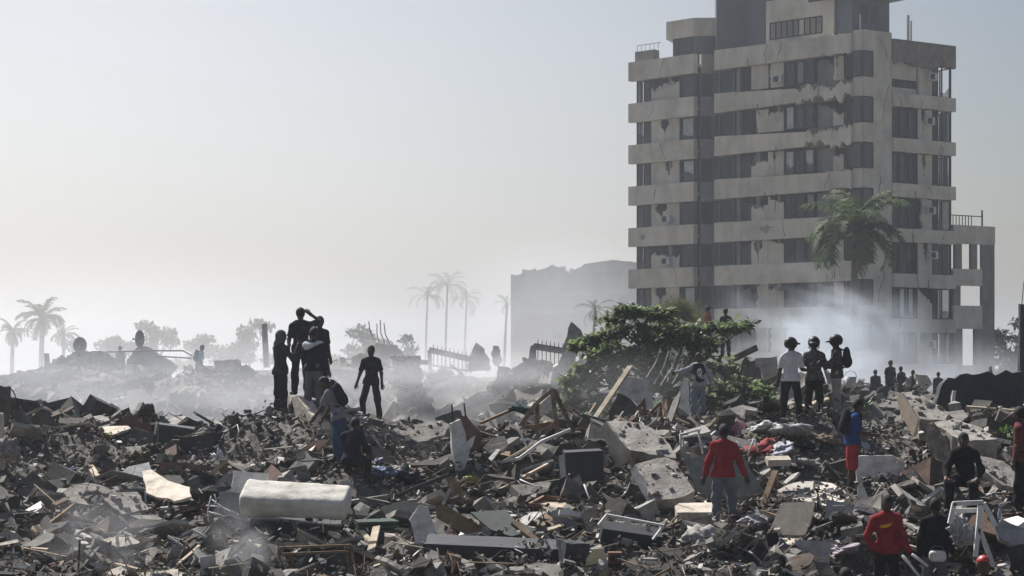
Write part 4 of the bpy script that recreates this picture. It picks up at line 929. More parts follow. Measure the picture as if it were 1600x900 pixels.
def palm(label, px, py_c, d, size, trunk_r, n=22, seed=1, group=None, bend=.3, m=None, base_z=0.0, wl=.55, lw=.035):
    rr = random.Random(seed); top = at(px, py_c, d); base = Vector((top.x - bend, top.y, base_z))
    t = empty('palm_tree', base, label, 'palm tree', group)
    mb = MB(); h = top.z - base.z; pts = [Vector((bend * (q / 8) ** 2, 0, h * q / 8)) for q in range(9)]
    mb.tube(pts, [trunk_r * (1.25 - .3 * q / 8 + (.12 if q < 2 else 0)) for q in range(9)], 10); mb.build('trunk', M['palm_bark'], t, smooth=True)
    mb = MB(); mb.tube([Vector((bend, 0, h - .1)), Vector((bend, 0, h + size * .12)), Vector((bend, 0, h + size * .28))], [trunk_r * 1.05, trunk_r * .95, trunk_r * .4], 8); mb.build('crownshaft', M['palm_bark'], t, smooth=True)
    kinds = [frond_mesh(size, dr, ri, seed * 10 + i, wl=wl * size / 3, lw=lw * size / 3) for i, (dr, ri) in enumerate(((1.1, 1.3), (1.35, .95), (1.55, .6), (1.7, .15)))]
    for i in range(n):
        k = min(3, int(4 * i / n)); o = obj('frond', kinds[k], m or PALM, t, Vector((bend, 0, h + size * .16)), (rr.uniform(-.3, .3), rr.uniform(-.22, .22), i * 2.399 + rr.uniform(-.5, .5)))
        sc = rr.uniform(.7, 1.12); o.scale = (sc, sc, sc)
    return t
palm('tall feather palm standing in front of the damaged tower', 1337, 380, 112, 3.7, .19, 40, 3, bend=.2, lw=.08, wl=.62)
palm('hazy palm, leftmost of the three slim ones in the dust', 668, 468, 285, 3.5, .14, 14, 5, 'slim palms in the dust')
palm('hazy palm, middle and tallest of the three slim ones in the dust', 699, 455, 278, 3.9, .15, 14, 6, 'slim palms in the dust')
palm('hazy palm, rightmost of the three slim ones in the dust', 729, 474, 292, 3.4, .14, 14, 7, 'slim palms in the dust')
palm('broad-crowned hazy palm towering over the left ruins', 66, 508, 172, 2.7, .2, 26, 8, bend=.1, lw=.09)
palm('smaller hazy palm at the far left edge', 20, 525, 175, 1.8, .16, 20, 9, bend=.1, lw=.09)
palm('small hazy palm right of the broad-crowned one', 100, 530, 175, 1.7, .14, 18, 19, bend=.1, lw=.09)
palm('drooping hazy palm against the collapsed block', 792, 480, 200, 1.7, .13, 9, 12)
palm('bare hazy palm tuft in front of the collapsed block', 930, 492, 150, 1.7, .12, 12, 13)

def fan_palm():
    base = at(1062, 500, 62); base.z = float(hgt(base.x, base.y)); t = empty('fan_palm', base, 'grey-green fan palm rising behind the leafy tree', 'palm tree')
    hub = Vector((0, 0, at(0, 520, 62).z - base.z)); mb = MB(); mb.tube([(0, 0, 0), hub * .5, hub], [.14, .11, .09], 8); mb.build('trunk', M['palm_bark'], t)
    rr = random.Random(3)
    for i in range(9):
        a = rr.uniform(0, 6.28); el = rr.uniform(.5, 1.35); dirn = Vector((math.cos(a) * math.cos(el), math.sin(a) * math.cos(el) * .6, math.sin(el))); c = hub + dirn * .55
        sd = dirn.cross(Vector((0, 1, .1))).normalized(); V, F = [], []
        for j in range(22):
            th = -1.25 + 2.5 * j / 21; o = (dirn * math.cos(th) + sd * math.sin(th)); w = o.cross(Vector((0, 1, 0))).normalized() * .014; b = len(V); L = rr.uniform(.65, .85)
            V += [c - w, c + w, c + o * L * .6 + w, c + o * L * .6 - w, c + o * L + Vector((0, 0, -.05))]; F += [(b, b + 1, b + 2, b + 3), (b + 3, b + 2, b + 4)]
        obj('frond', mesh('frond', np.array(V), F), FAN, t)
        st = MB(); st.tube([hub, c], .012, 4); st.build('frond_stalk', M['wood_pale'], t)
fan_palm()

def far_tree(label, px, py_top, d, w, seed, flat_=.5, group=None, m=None, trunk=.16, py_mid=None):
    rr = np.random.default_rng(seed); top = at(px, py_top, d); base = Vector((top.x, top.y, 0)); h = top.z
    t = empty('tree', base, label, 'tree', group); mb = MB(); V, F = [], []; fk_ = Vector((0, 0, h * .5))
    mb.tube([(0, 0, 0), fk_ * .6, fk_], [trunk * 1.3, trunk, trunk * .7], 7)
    for i in range(11):
        c = np.array((rr.uniform(-1, 1) * w, rr.uniform(-1, 1) * w * .7, h * (1 - flat_ * rr.uniform(.05, .95)))); mb.tube([fk_, (np.array(fk_) + c) / 2 + np.array((0, 0, .2)), c], [trunk * .5, trunk * .3, .03], 5)
        for _ in range(110):
            q = rr.normal(0, 1, 3); q /= np.linalg.norm(q); p = c + q * np.array((.42, .42, .22)) * w * rr.uniform(.2, 1) ** .5
            o = rr.normal(0, 1, 3); leaf_quads(p, o, np.array((0, 0, 1.0)) + rr.normal(0, .4, 3), w * rr.uniform(.14, .26), w * rr.uniform(.09, .16), V, F)
    obj('crown', mesh('crown', np.array(V), F), m or LEAF_FAR, t); mb.build('trunk', M['bark'], t)
far_tree('flat-topped hazy tree standing over the left ruins', 245, 500, 175, 1.7, 31, .35)
far_tree('round hazy tree behind the wrecked roofs', 186, 517, 180, 1.5, 32)
far_tree('hazy tree beside the thin concrete post', 390, 503, 190, 2.0, 33)
far_tree('low hazy tree between the dishes and the post', 345, 517, 185, 2.0, 34)
far_tree('low hazy tree left of the round one', 140, 522, 185, 1.8, 35)
far_tree('low hazy tree right of the flat-topped one', 300, 522, 190, 1.9, 36)
far_tree('pale hazy tree behind the group on the wall', 540, 512, 195, 2.4, 37)
far_tree('dark green tree to the right of the tower', 1582, 492, 150, 1.9, 38, .7)
far_tree('low green tree at the foot of the tower annexe', 1562, 520, 155, 1.4, 39, .8)
far_tree('pale low tree half lost in dust right of the standing man', 610, 527, 200, 2.0, 40)
# ------------------------------------------------------------------ debris builders
rd = random.Random(33)
def gh(px, py): return ground_hit(px, py)
def slab_mesh(pts, d, n, th, jag=.02, seed=1, step=.13, base=None, flatb=False):
    rr = random.Random(seed); n = Vector(n).normalized(); p0 = at(pts[0][0], pts[0][1], d)
    Q = [on_plane(x, y, p0, n) for x, y in pts]
    nw = Vector((0, 0, 0))
    for i in range(len(Q)): nw += Q[i].cross(Q[(i + 1) % len(Q)])
    if nw.dot(n) < 0: Q.reverse()
    S = []
    for i in range(len(Q)):
        a, b = Q[i], Q[(i + 1) % len(Q)]; L = (b - a).length; k = max(1, min(14, int(L / step))); e = (b - a).normalized(); s = e.cross(n)
        for j in range(k):
            S.append((a + (b - a) * (j / k) + s * rr.uniform(-jag, jag) * (1 if j else .5), s))
    m = len(S); base = base or Vector((sum((p.x for p, _ in S)) / m, sum((p.y for p, _ in S)) / m, min(p.z for p, _ in S) - th * .3))
    V = [p + n * rr.uniform(-jag, jag) * .15 for p, _ in S] + [p - n * th * rr.uniform(.35, .65) + s * rr.uniform(-jag, jag * 1.2) for p, s in S] + [p - n * th + s * rr.uniform(-jag, jag) for p, s in S]
    F = [tuple(range(m)), tuple(range(3 * m - 1, 2 * m - 1, -1))]
    for r_ in (0, m): F += [(r_ + i, r_ + m + i, r_ + m + (i + 1) % m, r_ + (i + 1) % m) for i in range(m)]
    return mesh('slab', [v - base for v in V], F), base
_sd = [100]
M['grit'] = island_mat('grit', [(0, (.17, .157, .14)), (.3, (.25, .232, .21)), (.6, (.34, .32, .29)), (.85, (.46, .44, .41))])
def slab(name, label, cat, pts, d, n, th, m, jag=.02, group=None, parent=None, plabel=None):
    _sd[0] += 1
    if d is None:
        x, y = max(pts, key=lambda q: q[1]); d = gh(x, y); p = at(x, y, d); nn = Vector(n).normalized(); q = on_plane(pts[0][0], pts[0][1], p, nn); d = q.y
    me, b = slab_mesh(pts, d, n, th, jag, _sd[0], base=Vector(parent.location) if parent is not None else None)
    o = obj(name, me, M[m] if isinstance(m, str) else m, parent, b if parent is None else (0, 0, 0))
    if m in ('concrete', 'concrete_dark', 'tile') and Vector(n).normalized().z > .55 and d < 60:      # grit and broken bits lying on it
        rr = np.random.default_rng(_sd[0]); V0 = np.array([v.co[:] for v in me.vertices]); k = len(V0) // 3; T = V0[:k]; c0 = T.mean(0); ext = np.linalg.norm(T.max(0) - T.min(0))
        if ext > .7:
            Vc, Fc = [], []
            for _ in range(int(34 * ext)):
                i = rr.integers(k); w = rr.random() ** .6; p_ = (T[i] * (1 - w) + T[(i + 1) % k] * w) ; t_ = rr.random() ** .55 * .92; p_ = c0 + (p_ - c0) * t_; sz = .012 + .10 * rr.random() ** 6
                b_ = len(Vc); ang = rr.uniform(0, 6.28); ca, sa = math.cos(ang), math.sin(ang)
                for q in ((-1, -1, -1), (1, -1, -1), (1, 1, -1), (-1, 1, -1), (-1, -1, 1), (1, -1, 1), (1, 1, 1), (-1, 1, 1)):
                    e = (np.array(q) * (.5, .4, .3) + rr.normal(0, .09, 3)) * sz; Vc.append(p_ + np.array((e[0] * ca - e[1] * sa, e[0] * sa + e[1] * ca, e[2] + sz * .2)))
                Fc += [tuple(b_ + j for j in f) for f in ((3, 2, 1, 0), (4, 5, 6, 7), (0, 1, 5, 4), (1, 2, 6, 5), (2, 3, 7, 6), (3, 0, 4, 7))]
            g_ = obj('grit', mesh('grit', Vc, Fc), M['grit'], o); g_['kind'] = 'stuff'
    if parent is None: tag(o, label, cat, group)
    elif plabel: o['label'] = plabel
    return o
def rough_box(dims, jag=.02, seed=1, cuts=3):
    rr = random.Random(seed); bm = bmesh.new(); bmesh.ops.create_cube(bm, size=1); bmesh.ops.subdivide_edges(bm, edges=bm.edges[:], cuts=cuts, use_grid_fill=True)
    for v in bm.verts:
        e = sum(abs(abs(c) - .5) < 1e-4 for c in v.co)
        v.co = Vector((v.co.x * dims[0], v.co.y * dims[1], v.co.z * dims[2])) + Vector((rr.uniform(-1, 1), rr.uniform(-1, 1), rr.uniform(-1, 1))) * jag * (1.0 if e > 1 else .45)
    me = bpy.data.meshes.new('block'); bm.to_mesh(me); bm.free(); return me
def block(name, label, cat, px, py, d, dims, rot, m, jag=.02, group=None, cuts=3):
    _sd[0] += 1
    if d is None: d = gh(px, py)
    o = obj(name, rough_box(dims, jag, _sd[0], cuts), M[m] if isinstance(m, str) else m, None, at(px, py, d), tuple(math.radians(a) for a in rot))
    return tag(o, label, cat, group)
def frame(name, label, cat, lines, r, m, d=None, group=None, square=False):
    """lines: lists of (px, py[, distance shift]); one bar each"""
    if d is None:
        x, y = max((q[:2] for l in lines for q in l), key=lambda q: q[1]); d = gh(x, y)
    base = at(*[sum(q[i] for l in lines for q in l) / sum(len(l) for l in lines) for i in (0, 1)], d)
    t = empty(name, base, label, cat, group)
    for l in lines:
        mb = MB(); P_ = [at(q[0], q[1], d + (q[2] if len(q) > 2 else 0)) - base for q in l]
        if square:
            for a, b in zip(P_, P_[1:]): mb.bar(a, b, r * 2, r * 2)
        else: mb.tube(P_, r, 7)
        mb.build('bar', M[m] if isinstance(m, str) else m, t, smooth=not square)
    return t
def plank(label, x0, y0, x1, y1, w, th, m, d=None, dd=0.0, name='plank', group=None, cat='plank'):
    if d is None: d = gh(*((x0, y0) if y0 > y1 else (x1, y1))) - .03
    a, b = (at(x0, y0, d), at(x1, y1, d + dd)) if y0 > y1 else (at(x0, y0, d + dd), at(x1, y1, d))
    c = (a + b) / 2; mb = MB(); k = 4
    P_ = [a + (b - a) * (i / k) + Vector((0, 0, rd.uniform(-.006, .006))) for i in range(k + 1)]
    for p, q in zip(P_, P_[1:]): mb.bar(p, q, w, th)
    return tag(mb.build(name, M[m], None), label, cat, group)
_crump = []
for s_ in range(6):
    bm = bmesh.new(); bmesh.ops.create_icosphere(bm, subdivisions=4, radius=1); rs_ = np.random.default_rng(50 + s_)
    W_ = [(rs_.normal(0, 1, 3) * f, rs_.uniform(0, 6), a) for f, a in ((1.3, .22), (1.9, .18), (3, .12), (4.2, .1), (6, .07), (8, .06), (11, .04), (15, .03))]
    for v in bm.verts:
        p = np.array(v.co); k = 1 + sum(a * (1 - 2 * abs(math.sin(float(p @ w) + ph))) for w, ph, a in W_); v.co = v.co * k
        if v.co.z < -.35: v.co.z = -.35 + (v.co.z + .35) * .2
    me = bpy.data.meshes.new('crumpled'); bm.to_mesh(me); bm.free(); me.polygons.foreach_set('use_smooth', np.ones(len(me.polygons), dtype=bool)); _crump.append(me)
def bundle(name, label, cat, px, py, size, m, d=None, group=None, rz=0, v=None):
    if d is None: d = gh(px, py + 8)
    me = _crump[(v if v is not None else rd.randrange(6))].copy()
    o = obj(name, me, M[m] if isinstance(m, str) else m, None, at(px, py, d), (rd.uniform(-.3, .3), rd.uniform(-.3, .3), rz or rd.uniform(0, 6))); o.scale = size
    return tag(o, label, cat, group)
S_ = slab
UP = (0, -.25, 1)

# ------------------------------------------------------------------ near left
def mattress():
    d = gh(470, 840) + .35; a, b = at(377, 776, d), at(548, 786, d - .15); ax = (b - a).normalized(); L = (b - a).length; base = (a + b) / 2 - Vector((0, 0, .32))
    up = Vector((0, .25, 1)); fw = ax.cross(up).normalized(); up = fw.cross(ax) * -1; up = up if up.z > 0 else -up; fw = fw if fw.y < 0 else -fw; ro = math.radians(52); fw, up = fw * math.cos(ro) + up * math.sin(ro), up * math.cos(ro) - fw * math.sin(ro)
    nl, na = 70, 40; V = []; rs_ = np.random.default_rng(8)
    ph = rs_.uniform(0, 6, 12)
    for i in range(nl + 1):
        t = i / nl; e = min(t, 1 - t) * L; endk = min(1, (e / .06 + .02)) ** .45 if e < .06 else 1
        for j in range(na):
            th = 2 * math.pi * j / na; c, s = math.cos(th), math.sin(th); p = 5.0
            r_ = (abs(c) ** p + abs(s) ** p) ** (-1 / p)
            wr_ = 1 + .014 * math.sin(th * 9 + ph[0] + 3 * math.sin(t * 5)) + .012 * math.sin(th * 17 + 5 * math.sin(t * 7 + ph[3])) + .02 * math.sin(th * 3 + t * 9 + ph[1]) * math.exp(-min(t, 1 - t) * 3) + .01 * math.sin(t * 60 + th * 4) * math.exp(-min(t, 1 - t) * L * 9) + .015 * math.sin(t * 11 + ph[2] + th)
            hz_ = .34 * (1 + .05 * math.sin(t * 4 + 1)); q = a + ax * (L * t) + (fw * (c * .185) + up * (s * hz_)) * r_ * wr_ * endk
            V.append(q - base)
    F = [(i * na + j, (i + 1) * na + j, (i + 1) * na + (j + 1) % na, i * na + (j + 1) % na) for i in range(nl) for j in range(na)]
    F += [tuple(range(na)), tuple(nl * na + j for j in range(na))[::-1]]
    t = obj('mattress', mesh('mattress', V, F, True), M['mattress'], None, base)
    tag(t, 'thick off-white mattress lying across a dark bed base', 'mattress'); return d
dm = mattress()
block('bed_base', 'dark bed base crushed under the off-white mattress', 'bed base', 462, 828, dm + .15, (1.45, .7, .34), (4, 5, 3), 'panel_dark', .012)
S_('board', 'pale upright board just behind the left end of the mattress', 'board', [(366, 735), (421, 740), (419, 765), (361, 772)], dm + .5, (0.1, -1, .35), .03, 'plaster_white', .006)
S_('board', 'grey board leaning left of the mattress', 'board', [(342, 768), (380, 770), (389, 816), (343, 800)], dm + .1, (-.2, -1, .3), .03, 'panel_grey', .006)
frame('metal_scrap', 'tangle of bent grey metal rods left of the mattress', 'scrap metal', [[(330, 775), (324, 800), (326, 815)], [(322, 790), (345, 792), (372, 804), (350, 806), (326, 800)], [(330, 780), (352, 796), (370, 802)], [(335, 772), (340, 790)]], .012, 'metal_white', dm - .3)
tb = S_('tabletop', 'cream broken tabletop with a hole standing on thin legs', 'table', [(222, 736), (236, 733), (262, 751), (296, 761), (299, 776), (272, 783), (264, 779), (246, 777), (229, 769)], gh(262, 806) + .15, (-.12, -.42, 1), .05, 'plaster', .012)
for x, y, y2 in ((263, 781, 806), (227, 768, 792)):
    mb = MB(); a = at(x, y, tb.location.y - .2) - tb.location; b = at(x + 1, y2, tb.location.y - .2) - tb.location; mb.bar(a, b, .035, .035); mb.build('leg', M['metal_white'], tb)
S_('concrete_shell', 'grey crumpled concrete shell with a hollow centre', 'concrete', [(98, 769), (112, 758), (135, 754), (160, 758), (176, 768), (165, 772), (150, 766), (132, 768), (126, 778), (138, 790), (112, 784)], gh(150, 800), (.05, -.45, 1), .07, 'concrete', .03)
S_('concrete_sheet', 'pale speckled concrete sheet right of the crumpled shell', 'concrete', [(172, 770), (214, 768), (232, 796), (190, 803), (170, 786)], gh(190, 804), (.05, -.5, 1), .05, 'concrete', .02)
S_('broken_board', 'cream board corner poking up at the lower left edge', 'board', [(146, 905), (172, 890), (200, 881), (194, 900), (190, 910)], gh(180, 899) - .3, (-.1, -.6, 1), .03, 'plaster', .01)
S_('broken_board', 'cream flat board beside it along the bottom edge', 'board', [(208, 908), (222, 894), (268, 890), (286, 888), (314, 908)], gh(260, 899) - .4, (.05, -.45, 1), .03, 'plaster', .015)
for i, (x0, y0, x1, y1, lb) in enumerate(((53, 757, 104, 802, 'pale lath slanting over the round shell at the left'), (74, 762, 92, 786, 'short thin lath propped beside the longer slanting one'), (100, 825, 135, 824, 'pale lath lying level in the smoke'),
        (108, 845, 176, 806, 'long lath rising rightward through the smoke'), (180, 806, 222, 826, 'lath falling rightward from the tip of the rising one'), (212, 827, 272, 832, 'near level lath right of the smoke'), (252, 844, 292, 866, 'white lath sloping down beside the bent frame'),
        (265, 893, 312, 852, 'thick lath rising toward the bent frame'), (200, 870, 237, 857, 'short bright lath in the middle of the splinters'), (4, 836, 62, 837, 'dark board edge lying level at the far left'), (192, 836, 240, 846, 'dusty lath sunk in the smoke'), (28, 884, 89, 887, 'pinkish plank lying level at the lower left'))):
    plank(lb, x0, y0, x1, y1, .035 if i not in (7, 11) else .09, .02, 'wood_pale', dd=.25)
frame('twisted_casement', 'bent white window frame among the splintered laths', 'frame', [[(262, 838), (292, 858)], [(292, 858), (316, 846)], [(284, 836), (300, 828), (322, 840)]], .018, 'metal_white', gh(292, 862) - .05, square=True)
S_('plaster_piece', 'small grey plaster piece inside the bent white frame', 'plaster', [(276, 838), (292, 829), (304, 836), (300, 846), (288, 848)], gh(290, 850), UP, .03, 'plaster_white')
S_('cardboard_piece', 'crumpled cream cardboard near the wisp of smoke', 'cardboard', [(344, 862), (352, 858), (364, 862), (366, 876), (350, 880), (345, 872)], gh(350, 882), (-.4, -.8, .6), .02, 'plaster')
S_('cardboard_piece', 'white folded card right of the cream cardboard', 'cardboard', [(366, 862), (386, 870), (388, 878), (380, 880)], gh(380, 882), (0, -.5, 1), .02, 'plaster_white')
bundle('blue_bag', 'bright blue plastic bag under the broken tabletop', 'bag', 289, 803, (.11, .1, .12), flat('blue_plastic', (.02, .10, .34)))
bundle('cloth_bundle', 'orange-red cloth bundle at the far left', 'cloth', 22, 805, (.09, .12, .13), flat('orange_red', (.34, .06, .03)))
bundle('cloth_bundle', 'dark blue cloth bundle in the left rubble', 'cloth', 106, 745, (.22, .2, .16), flat('deep_blue', (.012, .02, .10)))
bundle('sack', 'olive sack slumped on the left rubble', 'sack', 215, 720, (.34, .3, .22), flat('olive', (.09, .085, .05)))
bundle('plastic_bag', 'white and lilac plastic bag below the dark crate', 'bag', 343, 722, (.16, .16, .26), flat('pale_plastic', (.55, .54, .60), .5))
bundle('cloth_bundle', 'grey cloth bundle right of the blue one', 'cloth', 146, 748, (.25, .2, .12), flat('grey_cloth', (.07, .07, .075)))
# left skyline of the ridge
S_('wall_slab', 'broad grey wall slab leaning at the left end of the ridge', 'wall slab', [(16, 657), (50, 650), (62, 660), (90, 690), (60, 698), (18, 696)], 43.5, (-.25, -1, .55), .22, 'concrete', .03)
S_('concrete_post', 'fallen square concrete post leaning on the left ridge', 'post', [(56, 646), (69, 639), (114, 689), (98, 697)], 42.8, (.55, -.8, .35), .4, 'concrete_dark', .02)
S_('concrete_block', 'dark block standing upright at the left ridge end', 'block', [(17, 641), (31, 635), (40, 660), (27, 666)], 43.3, (0, -1, .15), .25, 'concrete_dark', .015)
block('wall_stub', 'dark wall stub cut by the left edge of the view', 'wall', 1, 662, 42.0, (.28, .35, 1.5), (0, 3, 8), 'concrete_dark', .04)
block('wall_stub', 'pale plastered pillar stub at the left edge of the view', 'wall', -1, 690, 39.5, (.18, .2, 1.1), (0, -2, 5), 'plaster', .02)
frame('cable', 'black cable arching from the stub at the left edge', 'cable', [[(3, 608), (14, 604), (21, 612), (28, 630), (30, 640)]], .012, 'cable', 42)
bundle('boulder', 'grey concrete boulder at the far left below the ridge', 'boulder', 8, 706, (.25, .25, .3), 'concrete', 38)
S_('brick_chunk', 'dull red brickwork chunk on the left ridge', 'brickwork', [(176, 668), (186, 660), (195, 651), (213, 648), (217, 660), (232, 658), (236, 671), (222, 676), (182, 674)], 44.0, (0, -1, .35), .35, flat('red_brickwork', (.16, .07, .06)), .02)
S_('plaster_sheet', 'bright cracked plaster sheet on the left ridge', 'plaster', [(131, 672), (150, 667), (200, 665), (204, 669), (176, 679), (140, 682)], 42.2, (-.05, -.18, 1), .06, 'plaster', .03)
bundle('cloth_bundle', 'dark red cloth hanging below the bright plaster sheet', 'cloth', 145, 688, (.2, .15, .25), flat('dark_red', (.10, .012, .014)), 41.6)
bundle('cloth_bundle', 'small yellow-green cloth beside the dark red one', 'cloth', 166, 683, (.11, .1, .1), flat('yellow_green', (.22, .20, .04)), 41.5)
S_('roof_sheet', 'dark roofing slab humped on the ridge behind the red cloth', 'slab', [(168, 690), (180, 676), (215, 668), (240, 676), (236, 694), (205, 700)], 42.0, (-.1, -1, .6), .3, 'concrete_dark', .03)
cb = block('cabinet', 'dark green cabinet lying on its side on the left ridge', 'cabinet', 274, 680, 42.5, (.85, .5, .40), (4, 8, 14), 'panel_green', .006, cuts=1)
mb = MB(); mb.box((0, -.262, 0), (.76, .02, .32)); mb.build('door', M['panel_dark'], cb)
cr = block('crate', 'dark open crate with a pale lid below the green cabinet', 'crate', 318, 694, 40.8, (.78, .5, .36), (2, -8, -22), 'panel_dark', .006, cuts=1)
mb = MB(); mb.box((-.12, .0, .215), (.62, .4, .02)); mb.build('lid', M['plaster'], cr)
S_('brick_wall_piece', 'low reddish brick wall piece below the crate', 'brickwork', [(247, 722), (300, 724), (332, 728), (330, 744), (262, 742), (250, 734)], None, (0, -1, .3), .3, 'brick', .015)
for i, (pts, m_, lb) in enumerate((([(68, 704), (104, 702), (123, 713), (92, 719)], 'plaster_white', 'bright flat slab just below the left ridge'), ([(122, 719), (155, 714), (160, 722), (130, 729)], 'plaster_white', 'small bright slab right of the flat one below the left ridge'),
        ([(32, 729), (65, 727), (67, 735), (40, 738)], 'plaster', 'pale block top above the blue bundle at the left'), ([(50, 741), (88, 737), (87, 745), (55, 749)], 'plaster_white', 'white block top left of the blue bundle'), ([(165, 737), (200, 732), (207, 741), (170, 746)], 'plaster_white', 'white block top right of the blue bundle'),
        ([(0, 728), (22, 727), (30, 735), (4, 738)], 'plaster_white', 'bright slab piece at the far left edge below the ridge'), ([(4, 780), (10, 778), (30, 782), (20, 789)], 'plaster_white', 'small white slab above the orange-red bundle'), ([(20, 752), (42, 750), (44, 759), (24, 762)], 'plaster', 'pale slab lying between the far left block tops'))):
    S_('slab_piece', lb, 'slab', pts, None, (rd.uniform(-.06, .06), -.12, 1), .22, m_, .015)

# ------------------------------------------------------------------ broken wall under the group, ridge centre
S_('wall_slab', 'pinkish wall slab standing edge-on under the group of people', 'wall slab', [(455, 624), (463, 617), (488, 655), (495, 690), (481, 702), (466, 672)], 41.3, (-.8, -.6, .12), .3, 'plaster', .02)
S_('wall_slab', 'cream torn wall slab leaning below the group of people', 'wall slab', [(489, 662), (514, 659), (520, 690), (528, 731), (512, 738), (498, 730), (486, 712), (492, 690)], 40.2, (-.25, -1, .35), .12, 'plaster', .025)
S_('plaster_strip', 'long cream plaster strip hanging left of the torn wall slab', 'plaster', [(484, 690), (490, 672), (494, 700), (480, 724), (473, 726)], 40.0, (-.5, -1, .2), .05, 'plaster', .01)
S_('plaster_strip', 'short cream plaster strip at the foot of the torn wall slab', 'plaster', [(481, 732), (492, 719), (494, 722), (484, 736)], 39.7, (-.3, -1, .4), .04, 'plaster_white', .006)
block('concrete_beam', 'broken concrete beam that two people stand on', 'concrete beam', 484, 641, 43.3, (.95, 1.5, .52), (0, 6, 12), 'concrete', .04)
frame('table_frame', 'black bent metal table frame left of the torn wall slab', 'table frame', [[(368, 742), (394, 702), (399, 690)], [(396, 692), (472, 686)], [(470, 687), (481, 732)], [(438, 690), (455, 732)], [(412, 692, .4), (426, 738, .4)], [(356, 736), (380, 722), (406, 711)]], .028, 'metal_dark', 40.5)
S_('roof_sheet', 'dusty sheet with red scraps above the black table frame', 'sheet', [(372, 682), (400, 664), (432, 656), (458, 676), (470, 690), (420, 692)], 41.8, (-.1, -.5, 1), .08, 'concrete_dark', .03)
bundle('cloth_bundle', 'red printed cloth on the sheet above the black table frame', 'cloth', 418, 671, (.25, .2, .1), flat('red_print', (.28, .06, .05), v=.6), 41.5)
S_('floor_slab', 'thick grey floor slab tilted on the ridge right of the standing man', 'slab', [(600, 690), (603, 674), (640, 664), (690, 656), (702, 664), (692, 680), (650, 692)], 42.6, (.1, -.45, 1), .28, 'concrete', .03)
S_('floor_slab', 'broken dark floor slab under the tilted grey one', 'slab', [(556, 700), (575, 672), (605, 668), (655, 690), (702, 690), (700, 722), (600, 735)], 41.4, (0, -.9, .7), .3, 'concrete_dark', .04)
plank('dark roof plank sloping down behind the standing man', 560, 655, 640, 672, .14, .05, 'wood', 47.0, .4)
vw = S_('wall_fragment', 'white wall fragment like a downward point with brick edge and two rods', 'wall', [(704, 662), (720, 655), (727, 676), (729, 691), (743, 680), (733, 712), (722, 742), (713, 738), (706, 700)], 40.0, (.3, -1, .12), .1, 'plaster_white', .012)
S_('brick_edge', None, None, [(717, 652), (728, 648), (738, 660), (754, 680), (751, 700), (741, 705), (730, 692)], 40.25, (.5, -1, .3), .2, 'brick', .03, parent=vw)
for x0, y0, x1, y1 in ((706, 632, 708, 662), (725, 630, 728, 654)):
    mb = MB(); mb.tube([at(x0, y0, 40.1) - vw.location, at(x1, y1, 40.1) - vw.location], .018, 6); mb.build('rebar', M['rust'], vw)
frame('timber_frame', 'collapsed timber roof frame of crossed poles on the ridge', 'frame', [[(814, 664), (838, 630)], [(838, 630), (865, 608)], [(865, 608), (896, 674)], [(839, 631, .1), (840, 692, .1)], [(863, 611, -.1), (873, 690, -.1)], [(820, 668, .3), (872, 661, .3)], [(846, 682, .2), (869, 660, .2)]], .045, 'wood', 42.0, square=True)
frame('bent_pole', 'long pale bent pole lying in front of the timber frame', 'pole', [[(784, 722), (812, 716), (846, 690), (892, 671)]], .035, 'metal_white', 40.2)
frame('pole', 'thin pole crossing under the bent pale pole', 'pole', [[(787, 721), (832, 694)]], .025, 'wood_pale', 40.3)
frame('pole', 'greenish pipe leaning down left of the timber frame', 'pipe', [[(806, 660), (833, 722)]], .022, 'metal_white', 40.6)
plank('dark roof board rising to the teal cloth on the ridge', 752, 661, 800, 640, .16, .05, 'wood', 43.0, .2)
bundle('cloth_bundle', 'dark teal cloth heap on top of the ridge', 'cloth', 812, 640, (.28, .25, .14), flat('teal', (.018, .05, .05)), 43.2)
S_('chipboard', 'rounded grey board right of the white wall fragment', 'board', [(752, 700), (770, 684), (788, 680), (793, 695), (785, 705), (765, 708)], 40.4, (-.2, -.8, .6), .06, 'concrete', .02)
S_('plaster_strip', 'bright white strip below the rounded grey board', 'plaster', [(763, 716), (776, 702), (782, 702), (768, 720)], 39.6, (0, -.6, 1), .03, 'plaster_white', .005)
for i, (x, y, sz, c, lb) in enumerate(((600, 742, (.22, .2, .17), (.10, .14, .22), 'grey-blue bag behind the crouching person'), (634, 748, (.28, .25, .2), (.012, .014, .03), 'dark navy bag with pale rim right of the crouching person'), (590, 727, (.16, .15, .12), (.015, .02, .13), 'deep blue bag above the navy bag'),
        (572, 790, (.06, .06, .11), (.35, .03, .025), 'small red bag right of the mattress'), (600, 778, (.16, .14, .09), (.45, .46, .48), 'silvery crumpled plastic right of the mattress'), (680, 733, (.10, .1, .1), (.33, .33, .32), 'pale grey bucket-shaped bag left of the white wall fragment'), (700, 731, (.11, .1, .1), (.36, .36, .36), 'pale grey bag touching the white wall fragment'), (747, 731, (.07, .07, .09), (.25, .25, .29), 'small lilac bag right of the white wall fragment'))):
    bundle('bag', lb, 'bag', x, y, sz, flat('bag%d' % i, c, .6))

